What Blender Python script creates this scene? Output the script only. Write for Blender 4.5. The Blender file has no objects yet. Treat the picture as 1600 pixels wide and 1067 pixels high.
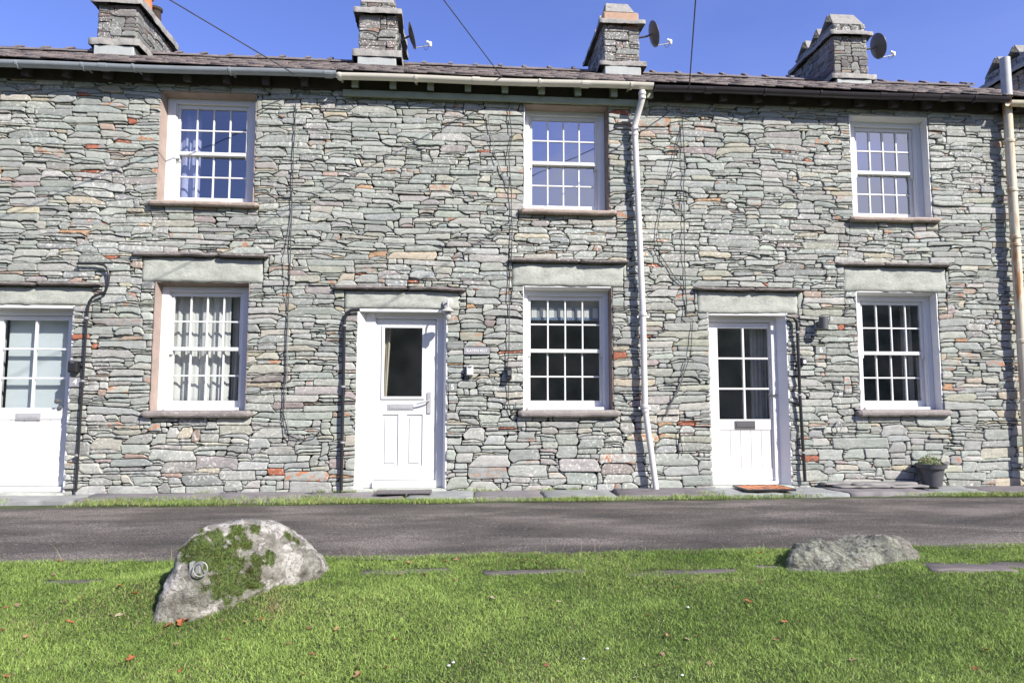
import bpy, bmesh, math, random
import numpy as np
from math import sin, cos, tan, atan, pi, radians, sqrt
from mathutils import Vector, Matrix, noise as mn

C = bpy.context.scene
col = C.collection
random.seed(7); RNG = np.random.default_rng(11)

# ---------------------------------------------------------------- camera
YAW = atan(.0808); PIT = atan(94.5/1067); FPX = 1067.; DIST = 7.95; EYE = 1.0
cam = bpy.data.cameras.new('camera'); cam.lens = 24.0; cam.sensor_width = 36; cam.clip_end = 2000; cam.clip_start = .05
co = bpy.data.objects.new('camera', cam); col.objects.link(co); C.camera = co
co.location = (0, -DIST, EYE); co.rotation_euler = (pi/2+PIT, 0, -YAW)
FW = (sin(YAW)*cos(PIT), cos(YAW)*cos(PIT), sin(PIT)); RT = (cos(YAW), -sin(YAW), 0); UP = (-sin(YAW)*sin(PIT), -cos(YAW)*sin(PIT), cos(PIT))
def ray(x, y):
    a = (x-800)/FPX; b = (533.5-y)/FPX
    return [FW[i]+a*RT[i]+b*UP[i] for i in range(3)]
def W(x, y, Y=0.):            # measured point of the photograph -> world point at depth Y
    r = ray(x, y); t = (Y+DIST)/r[1]
    return Vector((r[0]*t, Y, EYE+r[2]*t))
def G(x, y, z=-.04):
    r = ray(x, y); t = (z-EYE)/r[2]
    return Vector((r[0]*t, -DIST+r[1]*t, z))

# ---------------------------------------------------------------- light
SD = Vector((.9, -1, 1.0)).normalized()
EL = math.asin(SD.z); RO = math.atan2(SD.x, SD.y)
world = bpy.data.worlds.new('World'); C.world = world; world.use_nodes = True
nt = world.node_tree; nt.nodes.clear()
def wn(t, **k):
    n = nt.nodes.new(t)
    for a, b in k.items(): setattr(n, a, b)
    return n
sky = wn('ShaderNodeTexSky', sky_type='NISHITA', sun_disc=False, sun_elevation=EL, sun_rotation=RO, altitude=100, air_density=1.0, dust_density=.6, ozone_density=3.0)
hsv = wn('ShaderNodeMix', data_type='RGBA', blend_type='MULTIPLY'); hsv.inputs[0].default_value = 1
hsv.inputs[7].default_value = (1.46, 1.38, 2.14, 1)
nt.links.new(sky.outputs[0], hsv.inputs[6])
tc = wn('ShaderNodeTexCoord'); mp = wn('ShaderNodeMapping'); mp.inputs['Scale'].default_value = (1.6, 1.6, 4.5)
nz = wn('ShaderNodeTexNoise'); nz.inputs['Scale'].default_value = 1.5; nz.inputs['Detail'].default_value = 8; nz.inputs['Roughness'].default_value = .55
nt.links.new(tc.outputs['Generated'], mp.inputs[0]); nt.links.new(mp.outputs[0], nz.inputs['Vector'])
rp = wn('ShaderNodeValToRGB'); rp.color_ramp.elements[0].position = .47; rp.color_ramp.elements[1].position = .66
nt.links.new(nz.outputs['Fac'], rp.inputs[0])
sx = wn('ShaderNodeSeparateXYZ'); nt.links.new(tc.outputs['Generated'], sx.inputs[0])
mr = wn('ShaderNodeMapRange'); mr.inputs[1].default_value = .15; mr.inputs[2].default_value = -.35; mr.inputs[3].default_value = .04; mr.inputs[4].default_value = .85
nt.links.new(sx.outputs[1], mr.inputs[0])
ad = wn('ShaderNodeMath', operation='MULTIPLY_ADD'); ad.inputs[1].default_value = .22; nt.links.new(sx.outputs[0], ad.inputs[0]); nt.links.new(nz.outputs['Fac'], ad.inputs[2]); nt.links.new(ad.outputs[0], rp.inputs[0])
mm = wn('ShaderNodeMath', operation='MULTIPLY'); nt.links.new(rp.outputs[0], mm.inputs[0]); nt.links.new(mr.outputs[0], mm.inputs[1])
cl = wn('ShaderNodeMix', data_type='RGBA'); cl.inputs[7].default_value = (8.5, 8.8, 10.5, 1)
nt.links.new(mm.outputs[0], cl.inputs[0]); nt.links.new(hsv.outputs[2], cl.inputs[6])
bg = wn('ShaderNodeBackground'); bg.inputs[1].default_value = .072
wo = wn('ShaderNodeOutputWorld'); nt.links.new(cl.outputs[2], bg.inputs[0]); nt.links.new(bg.outputs[0], wo.inputs[0])
sl = bpy.data.lights.new('sun', 'SUN'); sl.energy = 5.0; sl.angle = radians(.55); sl.color = (1, .95, .87)
so = bpy.data.objects.new('sun', sl); col.objects.link(so); so.rotation_euler = SD.to_track_quat('Z', 'Y').to_euler()
C.view_settings.view_transform = 'Standard'; C.view_settings.look = 'None'; C.view_settings.gamma = 1; C.view_settings.exposure = .70
C.cycles.max_bounces = 6; C.cycles.transparent_max_bounces = 12

# ---------------------------------------------------------------- materials
class NT:
    def __init__(s, name):
        s.m = bpy.data.materials.new(name); s.m.use_nodes = True; s.t = s.m.node_tree; s.t.nodes.clear()
        s.out = s.t.nodes.new('ShaderNodeOutputMaterial'); s.b = s.n('ShaderNodeBsdfPrincipled'); s.l(s.b, 0, s.out, 0)
        s.geo = s.n('ShaderNodeNewGeometry')
    def n(s, t, **k):
        n = s.t.nodes.new(t)
        for a, b in k.items(): setattr(n, a, b)
        return n
    def l(s, a, i, b, j): s.t.links.new(a.outputs[i], b.inputs[j])
    def pos(s, sc):
        m = s.n('ShaderNodeMapping'); m.inputs['Scale'].default_value = sc; s.l(s.geo, 'Position', m, 0); return m
    def noise(s, scale=5, detail=6, sc=(1, 1, 1), rough=.6, dist=0):
        n = s.n('ShaderNodeTexNoise'); n.inputs['Scale'].default_value = scale; n.inputs['Detail'].default_value = detail
        n.inputs['Roughness'].default_value = rough; n.inputs['Distortion'].default_value = dist; s.l(s.pos(sc), 0, n, 'Vector'); return n
    def ramp(s, src, i, stops):
        r = s.n('ShaderNodeValToRGB'); s.l(src, i, r, 0); e = r.color_ramp.elements
        e[0].position, e[1].position = stops[0][0], stops[-1][0]
        for p, c in stops[1:-1]: e.new(p)
        for k, (p, c) in enumerate(stops): e[k].position = p; e[k].color = c if len(c) == 4 else (*c, 1)
        return r
    def mix(s, fac, a, b, mode='MIX'):
        m = s.n('ShaderNodeMix', data_type='RGBA', blend_type=mode)
        for sock, v in ((0, fac), (6, a), (7, b)):
            if isinstance(v, tuple) and hasattr(v[0], 'outputs'): s.l(v[0], v[1], m, sock)
            elif isinstance(v, (int, float)): m.inputs[sock].default_value = v
            else: m.inputs[sock].default_value = (*v, 1) if len(v) == 3 else v
        return (m, 2)
    def mul(s, a, b):
        m = s.n('ShaderNodeMath', operation='MULTIPLY')
        for k, v in ((0, a), (1, b)):
            if isinstance(v, tuple): s.l(v[0], v[1], m, k)
            else: m.inputs[k].default_value = v
        return (m, 0)
    def base(s, c): s.l(c[0], c[1], s.b, 'Base Color')
    def bump(s, srcs, dist=.01):
        prev = None
        for (n, i, st) in srcs:
            b = s.n('ShaderNodeBump'); b.inputs['Strength'].default_value = st; b.inputs['Distance'].default_value = dist
            s.l(n, i, b, 'Height')
            if prev: s.l(prev, 0, b, 'Normal')
            prev = b
        s.l(prev, 0, s.b, 'Normal')
    def set(s, **k):
        for a, v in k.items(): s.b.inputs[a.replace('_', ' ')].default_value = v
        return s
def simple(name, c, rough=.5, var=.12, scale=8, metal=0, bump=.15, dist=.002, dirt=None, sc=(1, 1, 1), bs=60):
    s = NT(name); s.set(Roughness=rough, Metallic=metal)
    n = s.noise(scale, 5, sc)
    r = s.ramp(n, 'Fac', [(.3, tuple(v*(1-var) for v in c)), (.7, tuple(min(1, v*(1+var)) for v in c))])
    o = (r, 0)
    if dirt:
        d = s.noise(dirt[1], 8, sc, .7); dr = s.ramp(d, 'Fac', [(dirt[2], (0, 0, 0)), (dirt[2]+.12, (1, 1, 1))])
        o = s.mix((dr, 0), o, dirt[0])
    s.base(o); b = s.noise(bs, 4, sc); s.bump([(b, 'Fac', bump)], dist)
    return s.m
MT = {}
def slate_attr(name, lich=1.0, k=1.0):
    s = NT(name); s.set(Roughness=.78); s.b.inputs['Specular IOR Level'].default_value = .35
    at = s.n('ShaderNodeAttribute', attribute_name='col')
    st = s.noise(9, 8, (1, 1, 4.5), .7, .4); sr = s.ramp(st, 'Fac', [(.3, (.66*k, .67*k, .67*k)), (.55, (k, k, k)), (.75, (1.12*k, 1.12*k, 1.1*k))])
    c = s.mix(1.0, (at, 'Color'), (sr, 0), 'MULTIPLY')
    fg = s.noise(70, 4, (1, 1, 2.2), .7); fr = s.ramp(fg, 'Fac', [(.3, (.8, .8, .8)), (.7, (1.13, 1.13, 1.13))]); c = s.mix(1.0, c, (fr, 0), 'MULTIPLY')
    ru = s.noise(10, 5, (1, 1, 1.6)); rr = s.ramp(ru, 'Fac', [(.52, (0, 0, 0)), (.62, (1, 1, 1))])
    rf = s.mul((rr, 0), (at, 'Alpha')); c = s.mix(rf, c, (.42, .17, .07))
    # pale crustose lichen
    zn = s.noise(.9, 3); zr = s.ramp(zn, 'Fac', [(.42, (.0, .0, .0)), (.62, (1, 1, 1))])
    vo = s.noise(34, 3, (1, 1, 1), .55); vr = s.ramp(vo, 'Fac', [(.57, (0, 0, 0)), (.61, (1, 1, 1))])
    c = s.mix(s.mul(s.mul((vr, 0), (zr, 0)), .85*lich), c, (.58, .56, .52))
    dk = s.noise(26, 4, (1, 1, 1), .6, .3); dr = s.ramp(dk, 'Fac', [(.62, (0, 0, 0)), (.72, (1, 1, 1))]); c = s.mix(s.mul((dr, 0), .55), c, (.12, .12, .115))
    ck = s.noise(5, 6, (1, 1, 3.2), .6, 2.2); ca = s.ramp(ck, 'Fac', [(.485, (0, 0, 0)), (.497, (1, 1, 1)), (.503, (1, 1, 1)), (.515, (0, 0, 0))]); km = s.noise(3, 2); kr = s.ramp(km, 'Fac', [(.52, (0, 0, 0)), (.6, (1, 1, 1))])
    c = s.mix(s.mul(s.mul((ca, 0), (kr, 0)), .8), c, (.07, .068, .06))
    s.base(c)
    s.bump([(st, 'Fac', .38), (fg, 'Fac', .5)], .012)
    return s.m
MT['stone'] = slate_attr('slate_stone', 1.15, 1.07); MT['chim'] = slate_attr('weathered_slate', 1.6, .8)
def lintel_mat(name, c, moss=0):
    s = NT(name); s.set(Roughness=.8)
    n = s.noise(5, 8, (1, 1, 2)); r = s.ramp(n, 'Fac', [(.3, tuple(v*.74 for v in c)), (.5, c), (.7, tuple(v*1.12 for v in c))]); o = (r, 0)
    f = s.noise(45, 5); fr = s.ramp(f, 'Fac', [(.3, (.86, .86, .86)), (.7, (1.1, 1.1, 1.1))]); o = s.mix(1., o, (fr, 0), 'MULTIPLY')
    cr = s.noise(14, 5, (1, 1, 2.5), .6, 1.5); cc = s.ramp(cr, 'Fac', [(.62, (0, 0, 0)), (.66, (1, 1, 1))]); o = s.mix(s.mul((cc, 0), .55), o, tuple(v*.45 for v in c))
    sp = s.noise(38, 3); sr = s.ramp(sp, 'Fac', [(.61, (0, 0, 0)), (.66, (1, 1, 1))]); o = s.mix(s.mul((sr, 0), .5 if moss else .25), o, (.55, .54, .5))
    s.base(o); s.bump([(n, 'Fac', .5), (cr, 'Fac', .35), (f, 'Fac', .35)], .01); return s.m
MT['lintel'] = lintel_mat('lintel_slate', (.37, .385, .34)); MT['sill'] = lintel_mat('sill_stone', (.33, .265, .22), 1); MT['hood'] = lintel_mat('hood_slate', (.2, .175, .165), 1)
MT['sillg'] = lintel_mat('grey_sill_stone', (.24, .215, .2), 1)
MT['mortar'] = simple('dark_joint', (.012, .011, .010), .95, .3, 12, bump=.8, dist=.01)
MT['white'] = simple('white_paint', (.67, .67, .665), .38, .02, 3, bump=.1, dist=.001, dirt=((.56, .55, .51), 7, .64))
MT['wrev'] = simple('whitewashed_reveal', (.68, .68, .68), .8, .03, 6, bump=.6, dist=.006, bs=25)
MT['pink'] = simple('pink_render', (.34, .265, .23), .9, .14, 7, bump=.6, dist=.004, bs=40)
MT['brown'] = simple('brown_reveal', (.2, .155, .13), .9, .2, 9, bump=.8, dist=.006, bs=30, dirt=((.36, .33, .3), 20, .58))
MT['inner'] = simple('interior_plaster', (.66, .62, .58), .9, .1, 2)
MT['cloth'] = simple('curtain_cloth', (.72, .71, .69), .9, .03, 4, bump=.2, bs=200)
MT['cream'] = simple('cream_curtain', (.62, .56, .44), .9, .05, 5)
MT['greycloth'] = simple('grey_curtain', (.42, .40, .38), .9, .05, 5)
MT['upvc'] = simple('cream_plastic', (.70, .66, .57), .4, .05, 5, dirt=((.36, .33, .27), 9, .66), bump=.05)
MT['wupvc'] = simple('white_plastic', (.62, .60, .57), .4, .04, 5, dirt=((.42, .36, .3), 7, .68), bump=.05)
MT['rusty'] = simple('rusty_cream_iron', (.62, .56, .42), .6, .08, 6, dirt=((.42, .19, .07), 5, .50), sc=(3.5, 3.5, .35), bump=.3)
MT['ggut'] = simple('grey_iron', (.30, .33, .36), .5, .12, 6, dirt=((.36, .2, .1), 7, .68), bump=.3)
MT['black'] = simple('black_plastic', (.022, .022, .024), .35, .2, 6, bump=.1)
MT['bgut'] = simple('black_gutter_plastic', (.035, .03, .036), .3, .2, 6, bump=.1)
MT['grey'] = simple('dark_grey_metal', (.09, .09, .095), .45, .1, 6)
MT['steel'] = simple('brushed_steel', (.42, .42, .43), .4, .1, 20, metal=.2)
MT['galv'] = simple('galvanised_iron', (.38, .38, .37), .55, .15, 20, metal=.5)
MT['green'] = simple('pale_green_paint', (.23, .26, .185), .6, .12, 5, dirt=((.2, .2, .12), 9, .6), bump=.2)
MT['darkwood'] = simple('dark_timber', (.045, .036, .03), .8, .3, 8)
MT['lead'] = simple('pale_flashing', (.36, .38, .36), .7, .1, 8)
MT['cap'] = simple('cap_stone', (.27, .26, .235), .9, .22, 6, bump=1, dist=.015, bs=18, dirt=((.13, .12, .1), 8, .56))
MT['terra'] = simple('orange_terracotta', (.50, .17, .07), .8, .12, 6)
MT['orange'] = simple('buff_sandstone', (.40, .26, .18), .9, .15, 9, bump=.6, dirt=((.36, .36, .34), 9, .6))
MT['cable'] = simple('cable_sheath', (.05, .05, .048), .6, .3, 9)
MT['cableg'] = simple('grey_cable_sheath', (.19, .19, .18), .6, .3, 9)
MT['plate'] = simple('polished_slate', (.27, .265, .28), .5, .08, 20)
MT['letter'] = simple('white_lettering', (.85, .85, .85), .5, .02, 4)
MT['dish'] = simple('dark_dish_metal', (.10, .10, .11), .45, .15, 12)
MT['tile'] = simple('ridge_slate', (.17, .145, .14), .85, .25, 7, bump=.8, dist=.008, bs=30, dirt=((.30, .28, .25), 22, .6))
MT['coir'] = simple('orange_coir', (.70, .22, .06), .95, .25, 60, bump=1, dist=.004, bs=200)
MT['rubber'] = simple('worn_rubber', (.12, .11, .11), .8, .2, 30)
MT['pot'] = simple('charcoal_plastic', (.075, .075, .082), .5, .15, 9, bump=.1)
MT['soil'] = simple('soil', (.05, .035, .025), 1, .3, 30, bump=1, dist=.01)
MT['pebble'] = simple('pale_pebble', (.7, .68, .66), .8, .08, 20)
MT['lampw'] = simple('white_enamel', (.42, .41, .39), .4, .05, 8)
def roof_mat():
    s = NT('roof_slate'); s.set(Roughness=.82); at = s.n('ShaderNodeAttribute', attribute_name='col')
    n = s.noise(24, 6, (1, 1, 1), .7); r = s.ramp(n, 'Fac', [(.3, (.6, .6, .6)), (.7, (1.3, 1.28, 1.25))]); c = s.mix(1., (at, 'Color'), (r, 0), 'MULTIPLY')
    l = s.noise(50, 3); lr = s.ramp(l, 'Fac', [(.6, (0, 0, 0)), (.68, (1, 1, 1))]); c = s.mix(s.mul((lr, 0), .6), c, (.34, .32, .28))
    s.base(c); s.bump([(n, 'Fac', 1.0)], .02); return s.m
MT['roof'] = roof_mat()
def glass(name, ior, tint):
    s = NT(name); s.t.nodes.remove(s.b); tr = s.n('ShaderNodeBsdfTransparent'); tr.inputs[0].default_value = (*tint, 1)
    gl = s.n('ShaderNodeBsdfGlossy'); gl.inputs['Roughness'].default_value = .015
    fr = s.n('ShaderNodeFresnel'); fr.inputs[0].default_value = ior
    n = s.noise(2.2, 2); b = s.n('ShaderNodeBump'); b.inputs['Strength'].default_value = .05; b.inputs['Distance'].default_value = .02; s.l(n, 'Fac', b, 'Height'); s.l(b, 0, gl, 'Normal')
    mx = s.n('ShaderNodeMixShader'); bk = s.n('ShaderNodeMix'); s.l(s.geo, 'Backfacing', bk, 0); s.l(fr, 0, bk, 2); bk.inputs[3].default_value = .08; s.l(bk, 0, mx, 0); s.l(tr, 0, mx, 1); s.l(gl, 0, mx, 2); s.l(mx, 0, s.out, 0); return s.m
MT['glass'] = glass('clear_glass', 3.3, (.85, .88, .88)); MT['glassr'] = glass('coated_glass', 4.6, (.7, .74, .78)); MT['glassb'] = glass('blue_coated_glass', 2.9, (.6, .63, .75))
def asphalt():
    s = NT('asphalt'); s.set(Roughness=.88)
    n = s.noise(.8, 6, (1, 2.6, 1), .62, .3); r = s.ramp(n, 'Fac', [(.36, (.038, .033, .029)), (.5, (.074, .064, .056)), (.64, (.14, .122, .108))])
    f = s.noise(100, 3, rough=.8); fr = s.ramp(f, 'Fac', [(.38, (.2, .2, .2)), (.5, (.95, .95, .95)), (.6, (2.5, 2.5, 2.5))]); c = s.mix(1., (r, 0), (fr, 0), 'MULTIPLY')
    v = s.noise(48, 2); vr = s.ramp(v, 'Fac', [(.68, (0, 0, 0)), (.72, (1, 1, 1))]); c = s.mix(s.mul((vr, 0), .8), c, (.45, .42, .38))
    m = s.noise(5, 6, (1, 2, 1)); mr_ = s.ramp(m, 'Fac', [(.66, (0, 0, 0)), (.74, (1, 1, 1))]); c = s.mix(s.mul((mr_, 0), .45), c, (.10, .10, .04))
    s.base(c); s.bump([(f, 'Fac', 1.)], .012); return s.m
MT['asphalt'] = asphalt()
def ground_mat():
    s = NT('turf_soil'); s.set(Roughness=1); n = s.noise(3, 6); r = s.ramp(n, 'Fac', [(.35, (.045, .062, .02)), (.6, (.075, .10, .03)), (.75, (.12, .11, .05))]); s.base((r, 0))
    f = s.noise(80, 4); s.bump([(f, 'Fac', 1)], .02); return s.m
MT['ground'] = ground_mat()
def paving():
    s = NT('slate_paving'); s.set(Roughness=.7); at = s.n('ShaderNodeAttribute', attribute_name='col')
    n = s.noise(4, 7, (1, 2.5, 1)); r = s.ramp(n, 'Fac', [(.3, (.7, .7, .7)), (.7, (1.2, 1.2, 1.2))]); c = s.mix(1., (at, 'Color'), (r, 0), 'MULTIPLY')
    m = s.noise(20, 5); mr_ = s.ramp(m, 'Fac', [(.58, (0, 0, 0)), (.7, (1, 1, 1))]); c = s.mix(s.mul((mr_, 0), .4), c, (.11, .10, .08))
    s.base(c); s.bump([(n, 'Fac', .5), (m, 'Fac', .3)], .01); return s.m
MT['paving'] = paving()
def blade(name, tr=.25):
    s = NT(name); s.set(Roughness=.65); at = s.n('ShaderNodeAttribute', attribute_name='col'); s.l(at, 'Color', s.b, 'Base Color')
    t = s.n('ShaderNodeBsdfTranslucent'); s.l(at, 'Color', t, 0); mx = s.n('ShaderNodeMixShader'); mx.inputs[0].default_value = tr
    s.l(s.b, 0, mx, 1); s.l(t, 0, mx, 2); s.l(mx, 0, s.out, 0); return s.m
MT['blade'] = blade('grass_blade'); MT['leaf'] = blade('dry_leaf', .15)

# ---------------------------------------------------------------- mesh helpers
def sharp_link(o, parent, label=None):
    col.objects.link(o)
    if parent is not None:
        w = Vector((0, 0, 0)); p = parent
        while p is not None: w += p.location; p = p.parent
        o.parent = parent
        if o.type == 'MESH': o.data.transform(Matrix.Translation(-w))
    if label: o['label'] = label
    return o
class MB:
    def __init__(s): s.v = []; s.f = []; s.c = None
    def box(s, x0, x1, y0, y1, z0, z1, jit=0):
        b = len(s.v)
        for z in (z0, z1):
            for (x, y) in ((x0, y0), (x1, y0), (x1, y1), (x0, y1)):
                s.v.append((x+random.uniform(-jit, jit), y+random.uniform(-jit, jit), z+random.uniform(-jit, jit)))
        for f in ((0, 3, 2, 1), (4, 5, 6, 7), (0, 1, 5, 4), (1, 2, 6, 5), (2, 3, 7, 6), (3, 0, 4, 7)): s.f.append(tuple(b+i for i in f))
        return s
    def prism(s, pts, d):        # pts: planar loop (3D), d: extrusion vector
        b = len(s.v); n = len(pts)
        s.v += [tuple(p) for p in pts]+[tuple(Vector(p)+Vector(d)) for p in pts]
        s.f.append(tuple(range(b, b+n))); s.f.append(tuple(range(b+2*n-1, b+n-1, -1)))
        for i in range(n): j = (i+1) % n; s.f.append((b+j, b+i, b+n+i, b+n+j))
        return s
    def tube(s, pts, r, n=10, cap=True, flat=1.):
        pts = [Vector(p) for p in pts]; b = len(s.v); m = len(pts); rs = r if isinstance(r, (list, tuple)) else [r]*m
        prev = None
        for i, p in enumerate(pts):
            t = (pts[min(i+1, m-1)]-pts[max(i-1, 0)]).normalized()
            if prev is None:
                a = t.orthogonal().normalized() if abs(t.z) > .9 else t.cross(Vector((0, 0, 1))).normalized()
            else: a = (prev-t*prev.dot(t)).normalized()
            prev = a; c = t.cross(a)
            for k in range(n):
                an = 2*pi*k/n; s.v.append(tuple(p+(a*cos(an)+c*sin(an)*flat)*rs[i]))
        for i in range(m-1):
            for k in range(n):
                k2 = (k+1) % n; s.f.append((b+i*n+k, b+i*n+k2, b+(i+1)*n+k2, b+(i+1)*n+k))
        if cap: s.f.append(tuple(b+k for k in range(n-1, -1, -1))); s.f.append(tuple(b+(m-1)*n+k for k in range(n)))
        return s
    def lathe(s, c, prof, n=24, axis='z', wave=None):
        b = len(s.v); c = Vector(c)
        for (r, h) in prof:
            for k in range(n):
                an = 2*pi*k/n; rr = r*(1+(wave(k, h) if wave else 0)); a, d = rr*cos(an), rr*sin(an)
                s.v.append(tuple(c+(Vector((a, d, h)) if axis == 'z' else Vector((a, h, d)) if axis == 'y' else Vector((h, a, d)))))
        for i in range(len(prof)-1):
            for k in range(n):
                k2 = (k+1) % n; s.f.append((b+i*n+k, b+i*n+k2, b+(i+1)*n+k2, b+(i+1)*n+k))
        s.f.append(tuple(b+k for k in range(n-1, -1, -1))); s.f.append(tuple(b+(len(prof)-1)*n+k for k in range(n)))
        return s
    def build(s, name, m, parent=None, bevel=0, smooth=False, label=None, seg=1):
        me = bpy.data.meshes.new(name); me.from_pydata(s.v, [], s.f); me.materials.append(m)
        bm = bmesh.new(); bm.from_mesh(me); bmesh.ops.recalc_face_normals(bm, faces=bm.faces if name != 'pane' else []); bm.to_mesh(me); bm.free()
        if smooth: me.shade_smooth()
        o = bpy.data.objects.new(name, me); sharp_link(o, parent, label)
        if smooth: 
            md = o.modifiers.new('edges', 'EDGE_SPLIT'); md.split_angle = radians(38)
        if bevel:
            md = o.modifiers.new('bevel', 'BEVEL'); md.width = bevel; md.segments = seg; md.limit_method = 'ANGLE'
        return o
def npmesh(name, V, F, m, parent=None, cols=None, smooth=False):
    me = bpy.data.meshes.new(name); V = np.asarray(V, np.float32)
    if isinstance(F, list): lens = np.concatenate([np.full(len(f), f.shape[1], np.int32) for f in F]); idx = np.concatenate([f.ravel() for f in F]).astype(np.int32)
    else: lens = np.full(len(F), F.shape[1], np.int32); idx = F.ravel().astype(np.int32)
    me.vertices.add(len(V)); me.vertices.foreach_set('co', V.ravel())
    me.loops.add(len(idx)); me.loops.foreach_set('vertex_index', idx)
    me.polygons.add(len(lens)); st = np.concatenate([[0], np.cumsum(lens)[:-1]]).astype(np.int32)
    me.polygons.foreach_set('loop_start', st); me.polygons.foreach_set('loop_total', lens)
    if smooth: me.polygons.foreach_set('use_smooth', np.ones(len(lens), bool))
    me.update(calc_edges=True)
    if cols is not None:
        a = me.color_attributes.new('col', 'FLOAT_COLOR', 'POINT'); c = np.ones((len(V), 4), np.float32); c[:, :cols.shape[1]] = cols
        a.data.foreach_set('color', c.ravel())
    me.materials.append(m); o = bpy.data.objects.new(name, me); sharp_link(o, parent); return o
def tag(o, label, cat, group=None, kind=None):
    if label: o['label'] = label
    if cat: o['category'] = cat
    if group: o['group'] = group
    if kind: o['kind'] = kind
    return o
def thing(name, label, cat, loc, group=None):
    o = bpy.data.objects.new(name, None); o.location = loc; col.objects.link(o); o.empty_display_size = .1; return tag(o, label, cat, group)
def single(mb, name, m, label, cat, group=None, **k):
    vs = np.array(mb.v); c = Vector(((vs[:, 0].min()+vs[:, 0].max())/2, (vs[:, 1].min()+vs[:, 1].max())/2, vs[:, 2].min()))
    o = mb.build(name, m, None, **k); o.data.transform(Matrix.Translation(-c)); o.location = c; return tag(o, label, cat, group)

_P = RNG.random((256, 256))
def vn(x, y, seed=0):
    x = np.asarray(x, float)+seed*17.3; y = np.asarray(y, float)+seed*9.7
    xi = np.floor(x).astype(int); yi = np.floor(y).astype(int); fx = x-xi; fy = y-yi; fx = fx*fx*(3-2*fx); fy = fy*fy*(3-2*fy)
    a = _P[xi & 255, yi & 255]; b = _P[(xi+1) & 255, yi & 255]; c = _P[xi & 255, (yi+1) & 255]; d = _P[(xi+1) & 255, (yi+1) & 255]
    return (a*(1-fx)+b*fx)*(1-fy)+(c*(1-fx)+d*fx)*fy-.5
def fbm(x, y, seed=0, o=3): return sum(vn(x*2**i, y*2**i, seed+i)*.5**i for i in range(o))

# ---------------------------------------------------------------- dry-stone slate layout
def layout(u0, u1, z0, z1, obst, rnd, zone):
    dx = .02; n = int(round((u1-u0)/dx)); xc = u0+(np.arange(n)+.5)*dx
    h = np.full(n, z0); caps = [[] for _ in range(n)]
    for (a, b, c, d) in obst:
        for i in np.nonzero((xc > a) & (xc < b))[0]: caps[i].append((c, d))
    cap = np.full(n, z1); 
    def settle(i):
        for (c, d) in sorted(caps[i]):
            if h[i] >= c-.012 and h[i] < d: h[i] = d
        up = [c for (c, d) in caps[i] if c > h[i]-1e-6]; cap[i] = min(up) if up else z1
    for i in range(n): settle(i)
    out = []; guard = 0
    while guard < 20000:
        guard += 1
        act = h < z1-.012
        if not act.any(): break
        hh = np.where(act, h, 99); i = int(hh.argmin()); hc = h[i]
        def ok(j, k):
            return act[j] and abs(h[j]-hc) < .04 and abs(h[j]-h[k]) < .018 and not (abs(cap[j]-cap[k]) > .02 and min(cap[j], cap[k])-hc < .3)
        l = i
        while l > 0 and ok(l-1, l): l -= 1
        r = i
        while r < n-1 and ok(r+1, r): r += 1
        L = (r-l+1)*dx
        tlo, thi, asp = zone(xc[i], hc, rnd)
        t = tlo+(thi-tlo)*rnd.random()**1.3
        w = max(.07, min(.72, t*rnd.uniform(*asp)))
        if rnd.random() < .1: w = t*rnd.uniform(.9, 1.8)
        w = max(w, .05)
        if L > w*1.35:
            k = max(3, int(w/dx))
            left = rnd.random() < .5
            if l > 0 and h[l-1] > hc+.02 and rnd.random() < .3: left = True
            a, b = (l, l+k-1) if left else (r-k+1, r)
        else:
            if L > .75: a, b = l, (l+r)//2
            else: a, b = l, r
        nl = h[a-1] if a > 0 else None; nr = h[b+1] if b < n-1 else None
        hm = float(h[a:b+1].max()); hav = float(h[a:b+1].mean())
        tops = [q-hav for q in (nl, nr) if q is not None and hav+.015 < q < hav+.3]
        ww = (b-a+1)*dx
        if ww < .07 and tops: t = min(min(tops), .2); 
        else:
            for q in tops:
                if abs(q-t) < .022: t = q; break
        slope = rnd.gauss(0, .05 if rnd.random() < .3 else .018) if ww > .1 else 0
        cp = float(cap[a:b+1].min())
        if hav+t > cp-.035: t = cp-hav; slope = 0; flat = True
        else: flat = False
        xs = xc[a:b+1]; bot = h[a:b+1].copy(); top = hav+t+slope*(xs-xs.mean())
        top = np.maximum(top, bot+.016)
        if not flat and ww > .1:
            for side in (0, 1):
                if rnd.random() < .33:
                    lc = rnd.uniform(.02, .34*ww); dc = t*rnd.uniform(.3, 1.0); dist = (xs-xs[0]) if side == 0 else (xs[-1]-xs)
                    top = top-np.clip(1-dist/lc, 0, 1)*dc
            top = np.maximum(top, bot+.01)
        top = np.minimum(top, cp)
        out.append((xs[0]-dx/2, xs[-1]+dx/2, xs, bot, top))
        h[a:b+1] = top
        for j in range(a, b+1): settle(j)
    return out
PAL = [((.335, .350, .318), 42), ((.305, .322, .298), 24), ((.378, .388, .352), 17), ((.365, .360, .300), 7), ((.335, .322, .300), 5), ((.41, .37, .28), 2.4), ((.36, .28, .225), 1.6), ((.34, .12, .07), .8), ((.42, .26, .15), .5), ((.30, .255, .24), 1.5), ((.275, .285, .265), 8)]
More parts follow.
